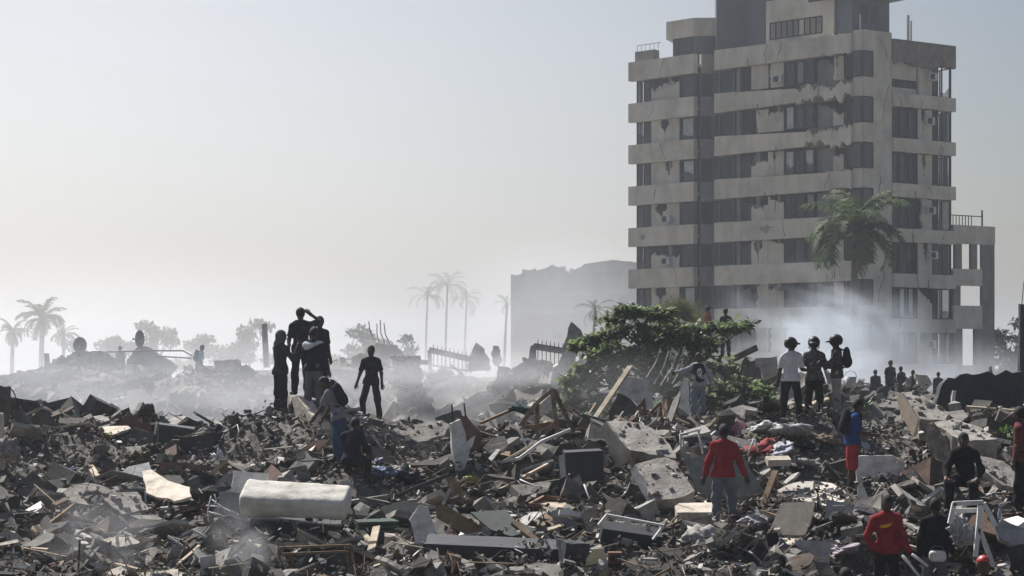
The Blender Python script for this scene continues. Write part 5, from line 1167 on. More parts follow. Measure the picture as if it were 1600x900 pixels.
# ------------------------------------------------------------------ near centre
S_('board', 'torn white board standing upright in the centre foreground', 'board', [(640, 812), (655, 790), (668, 792), (679, 826), (685, 852), (672, 868), (658, 864), (650, 850)], gh(664, 872) , (-.15, -1, .2), .03, 'plaster_white', .012)
S_('board', 'long brown board sloping down right of the torn white board', 'board', [(680, 790), (692, 788), (764, 828), (760, 838), (738, 840), (682, 808)], gh(740, 846), (0, -1, .35), .05, flat('brown_board', (.20, .14, .08)), .01)
S_('sheet', 'olive sheet draped above the dark shaded hollow', 'sheet', [(735, 800), (790, 796), (803, 812), (838, 828), (800, 838), (765, 826)], gh(790, 846) + .3, (.05, -.6, 1), .03, 'panel_green', .01)
block('hollow_shade', 'dark block painting the shade of the hollow across the bottom centre', 'hollow_shade', 775, 868, gh(775, 880) + .2, (2.1, .8, .42), (6, 2, -3), 'panel_dark', .01)  # added dark block stands for the shade inside the opening
block('speaker_cabinet', 'black box right of the dark shaded hollow', 'box', 893, 868, gh(890, 890) + .2, (.38, .4, .42), (5, 6, 20), 'panel_dark', .015)
dr = frame('drawer', 'brown wooden drawer frame lying in the centre rubble', 'drawer', [[(828, 789), (850, 777, .3)], [(850, 777, .3), (913, 784, .2)], [(913, 784, .2), (904, 797)], [(904, 797), (828, 789)]], .035, 'wood_brown', gh(868, 806), square=True)
S_('drawer_bottom', None, None, [(832, 789), (851, 780), (908, 786), (902, 795)], dr.location.y, (0, -.2, 1), .015, 'wood_pale', .004, parent=dr)
S_('panel', 'grey panel slumped below the brown drawer', 'panel', [(862, 798), (890, 793), (905, 815), (901, 829), (866, 823)], gh(880, 832), (0, -1, .4), .03, 'panel_grey', .008)
S_('sheet', 'curved pale sheet edge left of the slumped grey panel', 'sheet', [(815, 808), (832, 800), (854, 800), (836, 812), (812, 828), (806, 826)], gh(815, 832), (-.1, -.45, 1), .02, 'plaster_white', .008)
S_('card', 'white crumpled card beside the curved pale sheet', 'card', [(785, 808), (800, 803), (815, 806), (808, 816), (792, 818)], gh(795, 822), (.1, -.5, 1), .02, 'plaster_white', .012)
frame('dark_rail', 'long dark metal rail slanting across the centre left', 'rail', [[(604, 782), (650, 762), (702, 742)]], .035, 'metal_dark', gh(610, 790), square=True)
S_('board', 'dark brown board leaning right of the dark rail', 'board', [(697, 748), (706, 744), (740, 784), (732, 792), (712, 780)], gh(730, 796), (.2, -1, .5), .04, 'wood', .01)
bundle('cloth_bundle', 'yellow-green foam scraps in the centre rubble', 'cloth', 738, 752, (.22, .18, .09), flat('foam', (.34, .30, .08), v=.7))
bundle('armchair_cushion', 'dark rounded cushion with pale piping in the centre rubble', 'cushion', 768, 775, (.2, .18, .14), flat('cushion', (.05, .05, .055)))
ck = empty('hollow_crate', at(490, 885, gh(490, 899) - .2), 'olive wooden crate frame with a lattice end at the bottom', 'crate')
cd_ = ck.location.y
for a, b in (((436, 856), (548, 852)), ((438, 866), (542, 862)), ((436, 856), (440, 915)), ((548, 852), (556, 910)), ((542, 862), (548, 912)), ((456, 866), (458, 912))):
    mb = MB(); mb.bar(at(*a, cd_) - ck.location, at(*b, cd_) - ck.location, .05, .035); mb.build('slat', M['wood'], ck)
for i in range(4):
    mb = MB(); mb.bar(at(442, 868 + 9 * i, cd_ + .02) - ck.location, at(456, 868 + 9 * i, cd_ + .02) - ck.location, .012, .02); mb.build('lattice_bar', M['wood'], ck)
    mb = MB(); mb.bar(at(442 + 4.5 * i, 866, cd_ + .035) - ck.location, at(442 + 4.5 * i, 908, cd_ + .035) - ck.location, .012, .02); mb.build('lattice_bar', M['wood'], ck)
S_('crate_back', None, None, [(458, 868), (540, 864), (546, 912), (460, 914)], cd_ + .35, (0, -1, .1), .02, 'panel_green', .004, parent=ck)
for i in range(6):
    y = 812 + 7 * i; S_('mat', 'dark green mat in the stack right of the mattress', 'mat', [(553 + i, y), (612 + rd.uniform(-6, 8), y - 3), (624 + rd.uniform(-6, 6), y + 2), (560, y + 4)], gh(590, 860) + .1, (.02, -.15, 1), .045, flat('mat_green', (.06, .085, .07)), .006, 'stacked mats right of the mattress')
S_('slab_piece', 'bright white stone on the small brick heap at the bottom', 'stone', [(612, 862), (630, 855), (642, 858), (636, 865), (620, 868)], None, (0, -.1, 1), .16, 'plaster_white', .008)

# ------------------------------------------------------------------ centre right
bA = S_('concrete_slab', 'thick broken concrete slab with cream edge below the leafy tree', 'concrete slab', [(948, 658), (1000, 661), (1030, 676), (1050, 700), (1056, 716), (985, 703)], 40.6, (-.08, -.5, 1), .42, 'concrete', .03)
S_('plaster_edge', None, None, [(938, 669), (947, 659), (966, 684), (985, 704), (975, 722), (964, 731), (950, 700)], 39.75, (-.75, -.75, .1), .06, 'plaster', .02, parent=bA, plabel='cream plastered edge of the slab')
bB = S_('concrete_slab', 'rubble-strewn concrete slab with white edge in front of the cream-edged one', 'concrete slab', [(991, 726), (1040, 714), (1056, 720), (1072, 745), (1086, 766), (1060, 778), (1022, 782)], 37.3, (-.12, -.7, 1), .3, 'concrete', .03)
S_('plaster_edge', None, None, [(985, 736), (992, 727), (1008, 752), (1023, 783), (1016, 790), (1000, 765)], 37.1, (-.8, -.7, .1), .05, 'plaster_white', .012, parent=bB, plabel='white plastered edge of the slab')
plank('tall pale plank leaning in front of the leafy tree', 926, 660, 985, 572, .14, .05, 'wood_pale', 46.0, 1.2)
plank('thin stick leaning left of the tall plank', 915, 655, 931, 630, .04, .03, 'wood_pale', 45.5, .3)
S_('arched_panel', 'white panel with rounded top leaning below the leafy tree', 'panel', [(966, 588), (990, 589), (1008, 594), (1018, 612), (1022, 638), (1012, 641), (996, 632), (984, 620), (966, 613)], 47.5, (-.05, -1, .15), .05, 'plaster_white', .008)
S_('door_panel', 'grey-brown door panel lying below the arched white panel', 'panel', [(952, 642), (966, 614), (984, 622), (996, 636), (1003, 656), (950, 660)], 46.8, (-.1, -1, .5), .05, 'concrete_dark', .01)
S_('wood_wedge', 'brown pointed board beside the arched white panel', 'board', [(990, 642), (1008, 621), (1010, 640), (1030, 646), (1008, 652)], 46.4, (0, -1, .2), .04, 'wood', .008)
frame('box_frame', 'brown wooden box frame right of the arched white panel', 'box', [[(1012, 650), (1032, 630)], [(1018, 653), (1038, 632)], [(1012, 650), (1018, 653)], [(1000, 644), (1014, 650)]], .035, 'wood_brown', 46.0, square=True)
block('stump', 'dark splintered wooden post below the leafy tree', 'post', 1045, 662, 45.0, (.28, .3, 1.0), (0, 4, 20), 'wood', .06)
S_('wall_fragment', 'white triangular wall fragment beside the person with the emblem', 'wall', [(1050, 652), (1058, 622), (1069, 589), (1074, 600), (1077, 655)], 48.0, (-.45, -1, .08), .1, 'plaster_white', .01)
st = frame('stool', 'white metal stool below the person with the emblem', 'stool', [[(1063, 679), (1091, 672)], [(1064, 684, .35), (1092, 678, .35)], [(1063, 679), (1065, 706)], [(1091, 672), (1098, 709)], [(1066, 682, .35), (1070, 704, .35)], [(1063, 679), (1064, 684, .35)], [(1091, 672), (1092, 678, .35)]], .022, 'metal_white', 40.0)
block('dark_cabinet', 'black cabinet with a white left edge in the centre', 'cabinet', 911, 727, 39.3, (.72, .45, .58), (3, -3, 6), 'panel_dark', .006, cuts=1)
S_('board', 'narrow white board against the black cabinet', 'board', [(873, 712), (881, 710), (883, 748), (876, 750)], 38.9, (-.3, -1, .1), .03, 'plaster_white', .004)
ap = block('appliance', 'dark toppled appliance with white trim in the foreground', 'appliance', 985, 838, gh(985, 862) + .25, (.92, .42, .26), (14, 8, 2), 'panel_dark', .006, cuts=1)
for a, b in (((935, 820), (948, 804)), ((948, 804), (1037, 821)), ((1037, 821), (1020, 843))):
    mb = MB(); q = ap.matrix_basis.inverted(); dd = ap.location.y - .28; mb.bar(q @ at(*a, dd), q @ at(*b, dd), .035, .03); mb.build('trim', M['metal_white'], ap)
hb = S_('plaster_piece', 'cream plaster piece standing against hollow brick at the bottom', 'plaster', [(916, 872), (928, 858), (942, 856), (949, 876), (952, 910), (913, 910)], gh(935, 899) - .7, (-.2, -1, .12), .05, flat('cream_plaster', (.58, .50, .30), v=.1), .012)
hbx = empty('hollow_brick', at(961, 882, hb.location.y + .1), 'hollow clay brick block at the bottom beside cream plaster', 'brick')
mb = MB(); mb.box((0, .1, 0), (.2, .2, .34)); mb.build('block', M['brick'], hbx)
for i in range(2):
    for j in range(3): mb = MB(); mb.box((-.045 + .09 * i, -.005, -.1 + .1 * j), (.065, .02, .075)); mb.build('hole', M['panel_dark'], hbx)  # dark plates on the face paint the shade inside the holes
S_('board', 'large cream board lying flat at the bottom right of centre', 'board', [(1094, 905), (1118, 875), (1165, 880), (1232, 896), (1240, 910), (1096, 912)], gh(1150, 899) - .15, (.04, -.35, 1), .03, 'plaster', .01)
bundle('domed_basin', 'grey upturned basin at the feet of the person in red sweatshirt', 'basin', 1095, 852, (.37, .33, .26), flat('basin', (.28, .27, .25), .7), None, None, .4, 2)
S_('slab_piece', 'pale thick slab behind the legs of the person in red sweatshirt', 'slab', [(1054, 791), (1062, 786), (1112, 785), (1116, 800), (1058, 801)], 35.2, (0, -.12, 1), .3, 'plaster', .015)
S_('leaning_wall', 'large grey wall panel leaning behind the person in red sweatshirt', 'wall panel', [(1070, 718), (1110, 708), (1160, 712), (1195, 770), (1150, 778), (1090, 772)], 37.2, (.1, -1, .6), .08, flat('greenish_wall', (.20, .20, .17)), .02)
plank('brown plank leaning right of the person in red sweatshirt', 1188, 800, 1212, 735, .12, .04, 'wood', None, .4)
S_('board', 'white board end jutting above the brown plank', 'board', [(1196, 713), (1232, 712), (1236, 718), (1200, 719)], 37.5, (0, -.15, 1), .12, 'plaster', .008)
frame('white_rods', 'two white rods splayed above the clothes heap', 'rod', [[(1168, 712), (1178, 686)], [(1180, 686), (1184, 706)], [(1150, 690), (1166, 705)]], .018, 'metal_white', 39.5)
for i, (x, y, sz, c, lb) in enumerate(((1156, 678, (.12, .12, .22), (.42, .20, .24), 'pink cloth heap behind the head in red sweatshirt'), (1196, 672, (.4, .3, .14), (.52, .51, .52), 'large white cloth heap, uppermost of the clothes'), (1240, 678, (.35, .3, .14), (.30, .29, .30), 'grey cloth heap below the helmeted people'), (1190, 700, (.3, .2, .10), (.26, .04, .04), 'red cloth heap among the scattered clothes'),
        (1222, 704, (.3, .2, .10), (.38, .40, .45), 'pale blue cloth heap among the scattered clothes'), (1255, 698, (.25, .2, .1), (.02, .02, .025), 'black cloth heap among the scattered clothes'), (1178, 688, (.25, .2, .1), (.10, .10, .06), 'olive cloth heap among the scattered clothes'), (1282, 688, (.25, .2, .09), (.22, .17, .13), 'tan cloth heap left of the blue shirt'), (1210, 722, (.3, .2, .09), (.20, .19, .2), 'dusty grey cloth heap, lowest of the clothes'), (1255, 724, (.3, .2, .09), (.36, .34, .33), 'dusty white cloth heap near the red shorts'), (1176, 818, (.24, .2, .12), (.36, .34, .33), 'crumpled white plastic right of the grey jeans'),
        (1245, 775, (.36, .12, .05), (.012, .05, .20), 'blue cloth strip on the cracked floor slab'), (1318, 862, (.24, .2, .13), (.34, .30, .33), 'pinkish white cloth heap left of the bowed red sweatshirt'), (1402, 792, (.2, .15, .08), (.10, .18, .30), 'blue and white cloth above the two front people'), (1445, 785, (.2, .15, .08), (.40, .38, .28), 'cream cloth above the person in black jacket'), (1352, 700, (.12, .1, .12), (.40, .42, .48), 'white plastic bag held out by the blue shirt'))):
    bundle('cloth_bundle', lb, 'cloth', x, y, tuple(q * (1.45 if i < 11 else 1) for q in sz), flat('cloth_heap%d' % i, c, v=.5), gh(x, y + 8) if y < 860 else None)

# ------------------------------------------------------------------ right side
cs = S_('floor_slab', 'cracked cream floor slab under the person in red shorts', 'floor slab', [(1214, 766), (1232, 757), (1252, 752), (1272, 752), (1270, 762), (1276, 770), (1276, 786), (1240, 779)], 37.2, (.02, -.2, 1), .1, 'tile', .012)
S_('broken_half', None, None, [(1276, 752), (1300, 755), (1316, 764), (1328, 778), (1338, 791), (1322, 798), (1280, 788), (1280, 772), (1274, 762)], 38.35, (.02, -.2, 1), .1, 'tile', .012, parent=cs)
S_('standing_wall', 'pale grey wall panel standing behind the red shorts', 'wall panel', [(1336, 713), (1395, 711), (1414, 722), (1409, 762), (1339, 757)], 38.9, (.05, -1, .1), .07, 'plaster_white', .012)
S_('wall_fragment', 'white triangular shard standing at the end of the cracked floor slab', 'shard', [(1340, 757), (1346, 756), (1359, 784), (1350, 793), (1339, 795)], 36.4, (-.4, -1, .1), .06, 'plaster_white', .008)
cs2 = S_('chair_shell', 'bent beige chair shell lying below the cracked floor slab', 'chair', [(1200, 836), (1214, 800), (1222, 786), (1274, 783), (1268, 812), (1258, 836)], gh(1228, 850), (-.1, -.8, .75), .04, flat('beige_shell', (.28, .25, .21)), .006)
S_('seat', None, None, [(1192, 836), (1260, 836), (1246, 850), (1228, 851), (1205, 844)], cs2.location.y - .1, (0, -.25, 1), .03, flat('sunlit_seat', (.58, .52, .42), v=.1), .006, parent=cs2)  # the shell's beige raised to paint the sun on the pad
S_('crate', 'orange plastic crate side in the lower right', 'crate', [(1268, 861), (1280, 863), (1302, 872), (1288, 882), (1271, 878)], None, (-.2, -1, .4), .05, flat('orange_plastic', (.60, .28, .02), .5, v=.1), .006)
S_('basin', 'pale broken basin beside the orange crate', 'basin', [(1279, 860), (1290, 851), (1308, 849), (1302, 860), (1290, 866)], None, (-.1, -.8, .7), .03, flat('pale_basin', (.42, .43, .42), .5), .006)
wf = frame('broken_chair', 'white wooden chair frame standing at the lower right', 'frame', [[(1489, 787), (1536, 785)], [(1491, 786), (1484, 818)], [(1532, 787), (1524, 870)], [(1537, 786), (1556, 822)], [(1530, 826), (1552, 884)], [(1492, 798, .3), (1536, 797, .3)]], .032, 'metal_white', 29.5, square=True)
bundle('cloth_bundle', 'tangled grey plastic sheeting inside the white chair frame', 'cloth', 1503, 835, (.2, .2, .36), flat('sheeting', (.22, .22, .23), .5, v=.6), 29.9)
frame('white_sticks', 'white sticks crossed beside the person in black jacket', 'stick', [[(1410, 868), (1440, 905)], [(1425, 866), (1450, 885)]], .018, 'metal_white', 27.0)
S_('slab_piece', 'grey slab with pale top jutting in at the right edge', 'slab', [(1553, 822), (1566, 811), (1610, 832), (1610, 862), (1560, 840)], 31.0, (-.25, -1, .35), .25, 'panel_grey', .008)
S_('card', 'flat pale stone under the bottle at the right edge', 'stone', [(1560, 814), (1590, 806), (1604, 812), (1590, 822)], 32.3, (0, -.12, 1), .1, 'plaster_white', .008)
bt = empty('bottle', at(1562, 812, 32.2), 'clear plastic bottle standing near the right edge', 'bottle')
mb = MB(); mb.tube([(0, 0, 0), (0, 0, .02), (0, 0, .11), (0, 0, .15), (0, 0, .18)], [.028, .032, .032, .014, .012], 10); mb.build('body', flat('bottle_plastic', (.35, .40, .48), .2), bt, smooth=True)
mb = MB(); mb.tube([(0, 0, .18), (0, 0, .2)], .014, 8); mb.build('cap', flat('cap_blue', (.05, .1, .3)), bt)
bC = S_('concrete_beam', 'thick concrete beam with pinkish end tilted on the right ridge', 'concrete beam', [(1408, 613), (1428, 611), (1456, 626), (1484, 646), (1476, 657), (1436, 654)], 42.4, (-.1, -.55, 1), .5, 'concrete', .03)
S_('plaster_end', None, None, [(1400, 623), (1409, 614), (1422, 636), (1434, 655), (1427, 681), (1412, 655)], 41.6, (-.85, -.55, .1), .06, flat('warm_lit_plaster', (.50, .40, .31), v=.15), .012, parent=bC)  # plaster colour with the warm sunlight on this face painted in
bD = S_('concrete_beam', 'long cracked concrete beam lying below the tilted one at right', 'concrete beam', [(1457, 661), (1490, 654), (1530, 667), (1558, 686), (1502, 689), (1478, 673)], 40.4, (.02, -.3, 1), .55, 'concrete', .03)
S_('broken_end', None, None, [(1446, 664), (1457, 661), (1480, 690), (1486, 726), (1470, 722), (1450, 698)], 40.0, (-.8, -.6, .05), .06, 'concrete_dark', .03, parent=bD)
S_('floor_slab', 'grey slab tilted at the right edge below the beams', 'slab', [(1513, 717), (1532, 712), (1606, 729), (1606, 766), (1566, 757), (1540, 738)], 36.5, (.15, -.6, 1), .12, 'concrete', .02)
for pts, lb in (([(1416, 708), (1440, 704), (1458, 711), (1444, 721), (1424, 718)], 'pale slab piece lying above the pale grey wall panel'), ([(1444, 722), (1480, 719), (1494, 727), (1470, 736), (1452, 731)], 'pale slab piece lying left of the tilted grey slab'), ([(1360, 756), (1380, 752), (1392, 762), (1370, 766)], 'small pale slab piece right of the white triangular shard')):
    S_('slab_piece', lb, 'slab', pts, None, (0.05, -.2, 1), .1, 'concrete', .015)
S_('dark_wreck', 'black jagged wall on the right skyline', 'wall', [(1463, 628), (1470, 605), (1482, 590), (1492, 592), (1500, 585), (1530, 584), (1544, 580), (1556, 586), (1572, 578), (1582, 583), (1598, 580), (1600, 640), (1478, 652)], 47.5, (0, -1, .1), .5, 'panel_dark', .022)  # near-black wall with a jagged top
S_('dark_board', 'dark panel leaning in front of the black wall', 'panel', [(1486, 614), (1540, 609), (1588, 603), (1594, 640), (1540, 650), (1487, 652)], 46.2, (0, -1, .25), .08, flat('navy_panel', (.03, .033, .042)), .008)
block('white_post', 'short white post in front of the black wall', 'post', 1489, 630, 45.8, (.08, .08, .55), (0, 5, 0), 'plaster_white', .01)
plank('thin pale pole lying below the black wall', 1544, 655, 1574, 671, .05, .05, 'wood_pale', 43.5, -.6)
block('dark_post', 'dark post at the right edge of the view', 'post', 1598, 545, 60.0, (.22, .25, 2.6), (0, 0, 0), 'panel_dark', .02)
frame('cable', 'thin wire hanging from above to the dark post at right', 'wire', [[(1600, 440), (1597, 470), (1594, 500)]], .012, 'cable', 60)
fern = leaf_mat('weed_leaf', [(.04, .10, .02), (.09, .17, .04)], .4)
for px, py, sz, lb in ((1570, 690, .55, 'green weeds growing by the right edge below the beams'), (1490, 640, .3, 'small weeds at the foot of the black wall'), (1345, 640, .4, 'weeds beside the person with beige trousers')):
    V, F = [], []; rr = np.random.default_rng(px); dd = gh(px, py + 10) if px != 1345 else 44.0; b = np.array(at(px, py + 10, dd))
    for _ in range(90):
        a = rr.uniform(0, 6.28); el = rr.uniform(.2, 1.4); o = np.array((math.cos(a) * math.cos(el), math.sin(a) * math.cos(el), math.sin(el))); leaf_quads(o * rr.uniform(.1, sz * .7), o + rr.normal(0, .3, 3), np.array((0, 0, 1.0)), rr.uniform(.08, .2), rr.uniform(.03, .06), V, F)
    t_ = empty('weed_clump', tuple(b), lb, 'plant'); o_ = obj('foliage', mesh('foliage', np.array(V), F), fern, t_); o_['kind'] = 'stuff'
bk = empty('bucket', at(1329, 606, 44.3), 'white bucket behind the person in beige trousers', 'bucket')
mb = MB(); mb.tube([(0, 0, 0), (0, 0, .24)], [.10, .13], 14, True); mb.build('pail', flat('pail', (.5, .5, .5), .5), bk, smooth=True)
mb = MB(); mb.tube([(-.13, 0, .24), (-.1, 0, .33), (0, 0, .37), (.1, 0, .33), (.13, 0, .24)], .006, 5); mb.build('handle', M['metal_dark'], bk)

# ------------------------------------------------------------------ hazy middle distance
def dish(label, px, py, d, r, yaw):
    t = empty('satellite_dish', at(px, py + 14, d), label, 'satellite dish', 'satellite dishes on the wrecked roofs', yaw); mb = MB(); V = []; n = 20
    for q in range(6):
        rad = r * q / 5 + .001
        for j in range(n): a = 2 * math.pi * j / n; V.append((math.cos(a) * rad * .85, -.25 * (rad / r) ** 2 * r, .4 + math.sin(a) * rad))
    mb.add(V, [(q * n + j, q * n + (j + 1) % n, (q + 1) * n + (j + 1) % n, (q + 1) * n + j) for q in range(5) for j in range(n)]); o = mb.build('reflector', M['panel_grey'], t, smooth=True)
    mb = MB(); mb.tube([(0, .05, -.1), (0, .05, .4)], .035, 6); mb.build('mast', M['metal_dark'], t)
    mb = MB(); mb.tube([(0, 0, .15), (0, -.42, .38)], .015, 5); mb.box((0, -.44, .39), (.06, .06, .08)); mb.build('feed_arm', M['metal_dark'], t)
dish('satellite dish on the flat wrecked roof at left', 124, 540, 88, .36, .5); dish('satellite dish on the ridge of the pitched wrecked roof', 221, 530, 88, .38, -.7)
S_('wrecked_house', 'pitched grey roof slab of a wrecked house at left', 'roof', [(198, 562), (216, 541), (232, 542), (278, 571), (264, 584), (205, 578)], 88, (.35, -1, .8), .25, 'panel_grey', .03)
S_('wrecked_house', 'flat-roofed wrecked house under the left dish', 'house', [(100, 604), (105, 556), (115, 549), (160, 548), (178, 560), (174, 596)], 90, (0, -1, .1), 3.0, 'concrete', .06)
S_('wall', 'long low hazy wall at the far left', 'wall', [(-5, 586), (72, 580), (76, 600), (60, 606), (-5, 608)], 84, (0, -1, .1), .3, 'concrete', .04)
block('pillar', 'pale hazy pillar of the left ruins', 'pillar', 73, 578, 86, (.18, .2, 1.4), (0, 0, 0), 'plaster_white', .03)
for pts, d, lb in (([(90, 606), (121, 603), (124, 621), (92, 620)], 74, 'pale block in the hazy hollow at left'), ([(101, 645), (132, 640), (138, 664), (108, 670)], 60, 'pale rounded block low in the hazy hollow at left'), ([(334, 564), (372, 561), (375, 586), (336, 588)], 78, 'square cream wall panel standing on the hazy rubble'),
        ([(162, 580), (170, 579), (198, 588), (190, 591)], 80, 'bright fallen strip in the hazy left ruins'), ([(385, 592), (410, 586), (450, 590), (440, 600), (392, 603)], 72, 'pale slab lying behind the group on the wall'), ([(1430, 584), (1448, 586), (1457, 600), (1444, 613), (1434, 600)], 82, 'pale tilted slab beside the hazy figures'),
        ([(1180, 560), (1214, 556), (1216, 580), (1192, 592)], 60, 'cream wall piece left of the helmeted people'), ([(664, 586), (694, 580), (698, 590), (672, 598)], 66, 'pale slab right of the stone pillar'), ([(1040, 545), (1060, 540), (1070, 552), (1050, 558)], 64, 'pale slab behind the leafy tree')):
    S_('wall_piece', lb, 'slab', pts, d, (rd.uniform(-.3, .3), -1, .3), .25, 'plaster', .03)
block('concrete_pole', 'thin concrete post rising from the hazy left ruins', 'post', 415, 540, 98, (.25, .25, 2.1), (0, -3, 0), 'concrete', .02)
block('concrete_pole', 'short hazy post right of the thin concrete post', 'post', 430, 552, 98, (.2, .22, 1.0), (0, 2, 0), 'concrete', .02)
frame('rail', 'thin pipe rail across the hazy left ruins', 'rail', [[(165, 550), (230, 548), (286, 548), (300, 556)], [(240, 556), (300, 560)]], .035, 'metal_dark', 87)
frame('car_frame', 'thin bent window frame in the haze left of the standing man', 'frame', [[(531, 575), (532, 561), (559, 561), (562, 575)], [(531, 572), (562, 574)]], .03, 'metal_dark', 76)
frame('rebar', 'thin bent rods sticking up in the bright dust', 'rebar', [[(576, 502), (578, 515), (584, 531)], [(589, 506), (589, 522), (592, 534)], [(594, 500), (595, 520), (601, 537)], [(600, 505), (602, 522), (609, 538)]], .025, 'rust', 96)
S_('slab_piece', 'hazy slab that carries the thin bent rods', 'slab', [(570, 545), (590, 536), (620, 540), (632, 556), (600, 566), (575, 562)], 96, (.1, -1, .4), .5, 'concrete', .05)
# stone pillar, stone by stone
pl = empty('stone_pillar', at(640, 660, 63), 'broken pillar of stacked pale stones behind the ridge', 'pillar')
rp_ = random.Random(9); row = 0; z = 0.0
stones = [rough_box((1, 1, 1), .09, 300 + i, 2) for i in range(6)]
while z < 1.95:
    h = rp_.uniform(.09, .16); x = -.42 + rp_.uniform(-.05, .08); lim = .40 + rp_.uniform(-.06, .08); sh_ = (.06 if z < 1.0 else -.14)
    while x < lim:
        w = rp_.uniform(.16, .34)
        for yy in (0,):
            o = obj('stone', stones[rp_.randrange(6)], M['plaster'] if rp_.random() < .6 else M['concrete'], pl, (x + w / 2 + sh_, rp_.uniform(-.05, .05), z + h / 2), (0, rp_.uniform(-.06, .06), rp_.uniform(-.1, .1))); o.scale = (w * .96, rp_.uniform(.45, .6), h * .97)
        x += w
    z += h
def gate(label, a, b, h, d, dd, m):
    A_, B_ = at(*a, d), at(*b, d + dd); t = empty('iron_gate', A_ - Vector((0, 0, h)), label, 'gate'); o = Vector(t.location); dr_ = B_ - A_
    mb = MB(); mb.bar(A_ - o, B_ - o, .12, .2); mb.build('top_rail', M[m], t); mb = MB(); mb.bar(A_ - o, A_ - o - Vector((-.03, 0, h)), .14, .14); mb.build('post', M[m], t)
    mb = MB(); mb.bar(A_ - o - Vector((0, 0, h * .7)), B_ - o - Vector((0, 0, h * .55)), .05, .06); mb.build('lower_rail', M[m], t)
    n = 10
    for i in range(1, n + 1):
        p = A_ + dr_ * (i / (n + .5)) - o; mb = MB(); mb.tube([p - Vector((0, 0, h * .7)), p + Vector((0, 0, .16)), p + Vector((0, 0, .26))], [.016, .016, .003], 5); mb.build('spike', M['rust'], t)
gate('rusted spiked gate tilted in the dust behind the ridge', (671, 547), (738, 562), .75, 72, .6, 'concrete_dark'); gate('fallen barred gate frame left of the leafy tree', (834, 541), (902, 552), .95, 64, .4, 'concrete_dark')
S_('concrete_post', 'slanted post of the fallen barred gate', 'post', [(829, 541), (837, 537), (832, 574), (822, 584)], 63.8, (-.2, -1, .1), .2, 'concrete_dark', .02)
S_('wall_slab', 'tall pale slab leaning up left of the leafy tree', 'wall slab', [(868, 580), (880, 545), (888, 512), (892, 502), (898, 506), (906, 520), (898, 545), (886, 590)], 61, (-.5, -.8, .3), .2, 'concrete', .03)
S_('boulder', 'peaked grey slab standing in the dust right of the spiked gate', 'slab', [(732, 575), (738, 545), (744, 535), (752, 540), (762, 556), (768, 576)], 74, (.1, -1, .2), .5, 'concrete', .04)
S_('boulder', 'smaller notched slab right of the peaked grey one', 'slab', [(769, 562), (770, 540), (779, 540), (781, 552), (785, 562), (778, 570)], 74, (0, -1, .2), .4, 'concrete', .03)
plank('long white board lying aslant left of the leafy tree', 814, 602, 872, 570, .16, .06, 'plaster_white', 62, .8)
for pts, lb in (([(800, 575), (830, 560), (862, 566), (850, 584), (812, 590)], 'grey slab heaped below the fallen barred gate'), ([(905, 555), (930, 540), (945, 575), (915, 590)], 'speckled slab at the left edge of the leafy tree'), ([(860, 590), (890, 575), (900, 620), (870, 630)], 'dark slab hanging below the tall pale slab')):
    S_('slab_piece', lb, 'slab', pts, 62.5, (rd.uniform(-.3, .3), -1, .6), .3, 'concrete', .04)
bf = S_('floor_slab', 'high slab that the red and dark shirts stand on beyond the tree', 'slab', [(1084, 560), (1110, 553), (1160, 553), (1182, 562), (1150, 572), (1092, 572)], 74, (0, -.05, 1), .3, 'concrete_dark', .04)
block('rubble_block', 'big broken block holding up the high slab beyond the tree', 'block', 1128, 580, 76.5, (2.3, 2.2, 1.0), (3, 4, 15), 'concrete_dark', .12)
plank('dark beam jutting up right of the high slab', 1145, 560, 1180, 543, .25, .22, 'concrete_dark', 70, .5, 'concrete_beam', None, 'beam')
S_('wall_slab', 'dark slab leaning right of the leafy tree', 'slab', [(1150, 590), (1165, 556), (1178, 575), (1186, 592)], 60, (.2, -1, .3), .2, 'concrete_dark', .03)
# ------------------------------------------------------------------ countable scattered pieces: alike ones share a label and a group
rs = random.Random(77)
def shard_mesh(seed, flatness=.6, n=9):
    """an irregular convex lump of about 20 faces"""
    rr = random.Random(seed); bm = bmesh.new()
    for _ in range(n + 3):
        v = Vector((rr.uniform(-1, 1), rr.uniform(-1, 1), rr.uniform(-1, 1)))
        v = v.normalized() * rr.uniform(.75, 1.0) if rr.random() < .5 else Vector((round(v.x) or .7, round(v.y) or -.8, round(v.z) or .6)) * .62
        bm.verts.new(Vector((v.x, v.y, v.z * flatness)) * .5)
    r_ = bmesh.ops.convex_hull(bm, input=bm.verts[:]); bmesh.ops.delete(bm, geom=[v for v in bm.verts if not v.link_faces], context='VERTS')
    me = bpy.data.meshes.new('chunk'); bm.to_mesh(me); bm.free(); return me
def plate_mesh(seed, th=.12):
    rr = random.Random(seed); n = rr.randint(5, 8); pts = []
    for i in range(n):
        a = 2 * math.pi * (i + rr.uniform(-.3, .3)) / n; r_ = rr.uniform(.38, .56); pts.append((math.cos(a) * r_ * 1.15, math.sin(a) * r_ * .8))
    V = [(x, y, th / 2) for x, y in pts] + [(x + rr.uniform(-.03, .03), y + rr.uniform(-.03, .03), -th / 2) for x, y in pts]
    return mesh('plate', V, [tuple(range(n)), tuple(range(2 * n - 1, n - 1, -1))] + [(i, i + n, (i + 1) % n + n, (i + 1) % n) for i in range(n)])
def block_mesh():
    mb = MB(); mb.box((0, 0, 0), (1, .55, .6)); V = np.array(mb.V); F = mb.F
    for i in range(3):
        for j in range(2): mb.box((-.32 + .32 * i, -.277, -.14 + .28 * j), (.24, .012, .2))
    return mesh('block', mb.V, mb.F)
ZONES = ((130, 'at the far left'), (330, 'around the cream tabletop'), (560, 'near the mattress'), (760, 'near the white wall fragment'), (960, 'around the brown drawer'), (1180, 'near the red sweatshirt'), (1370, 'around the cracked floor slab'), (9999, 'at the far right'))
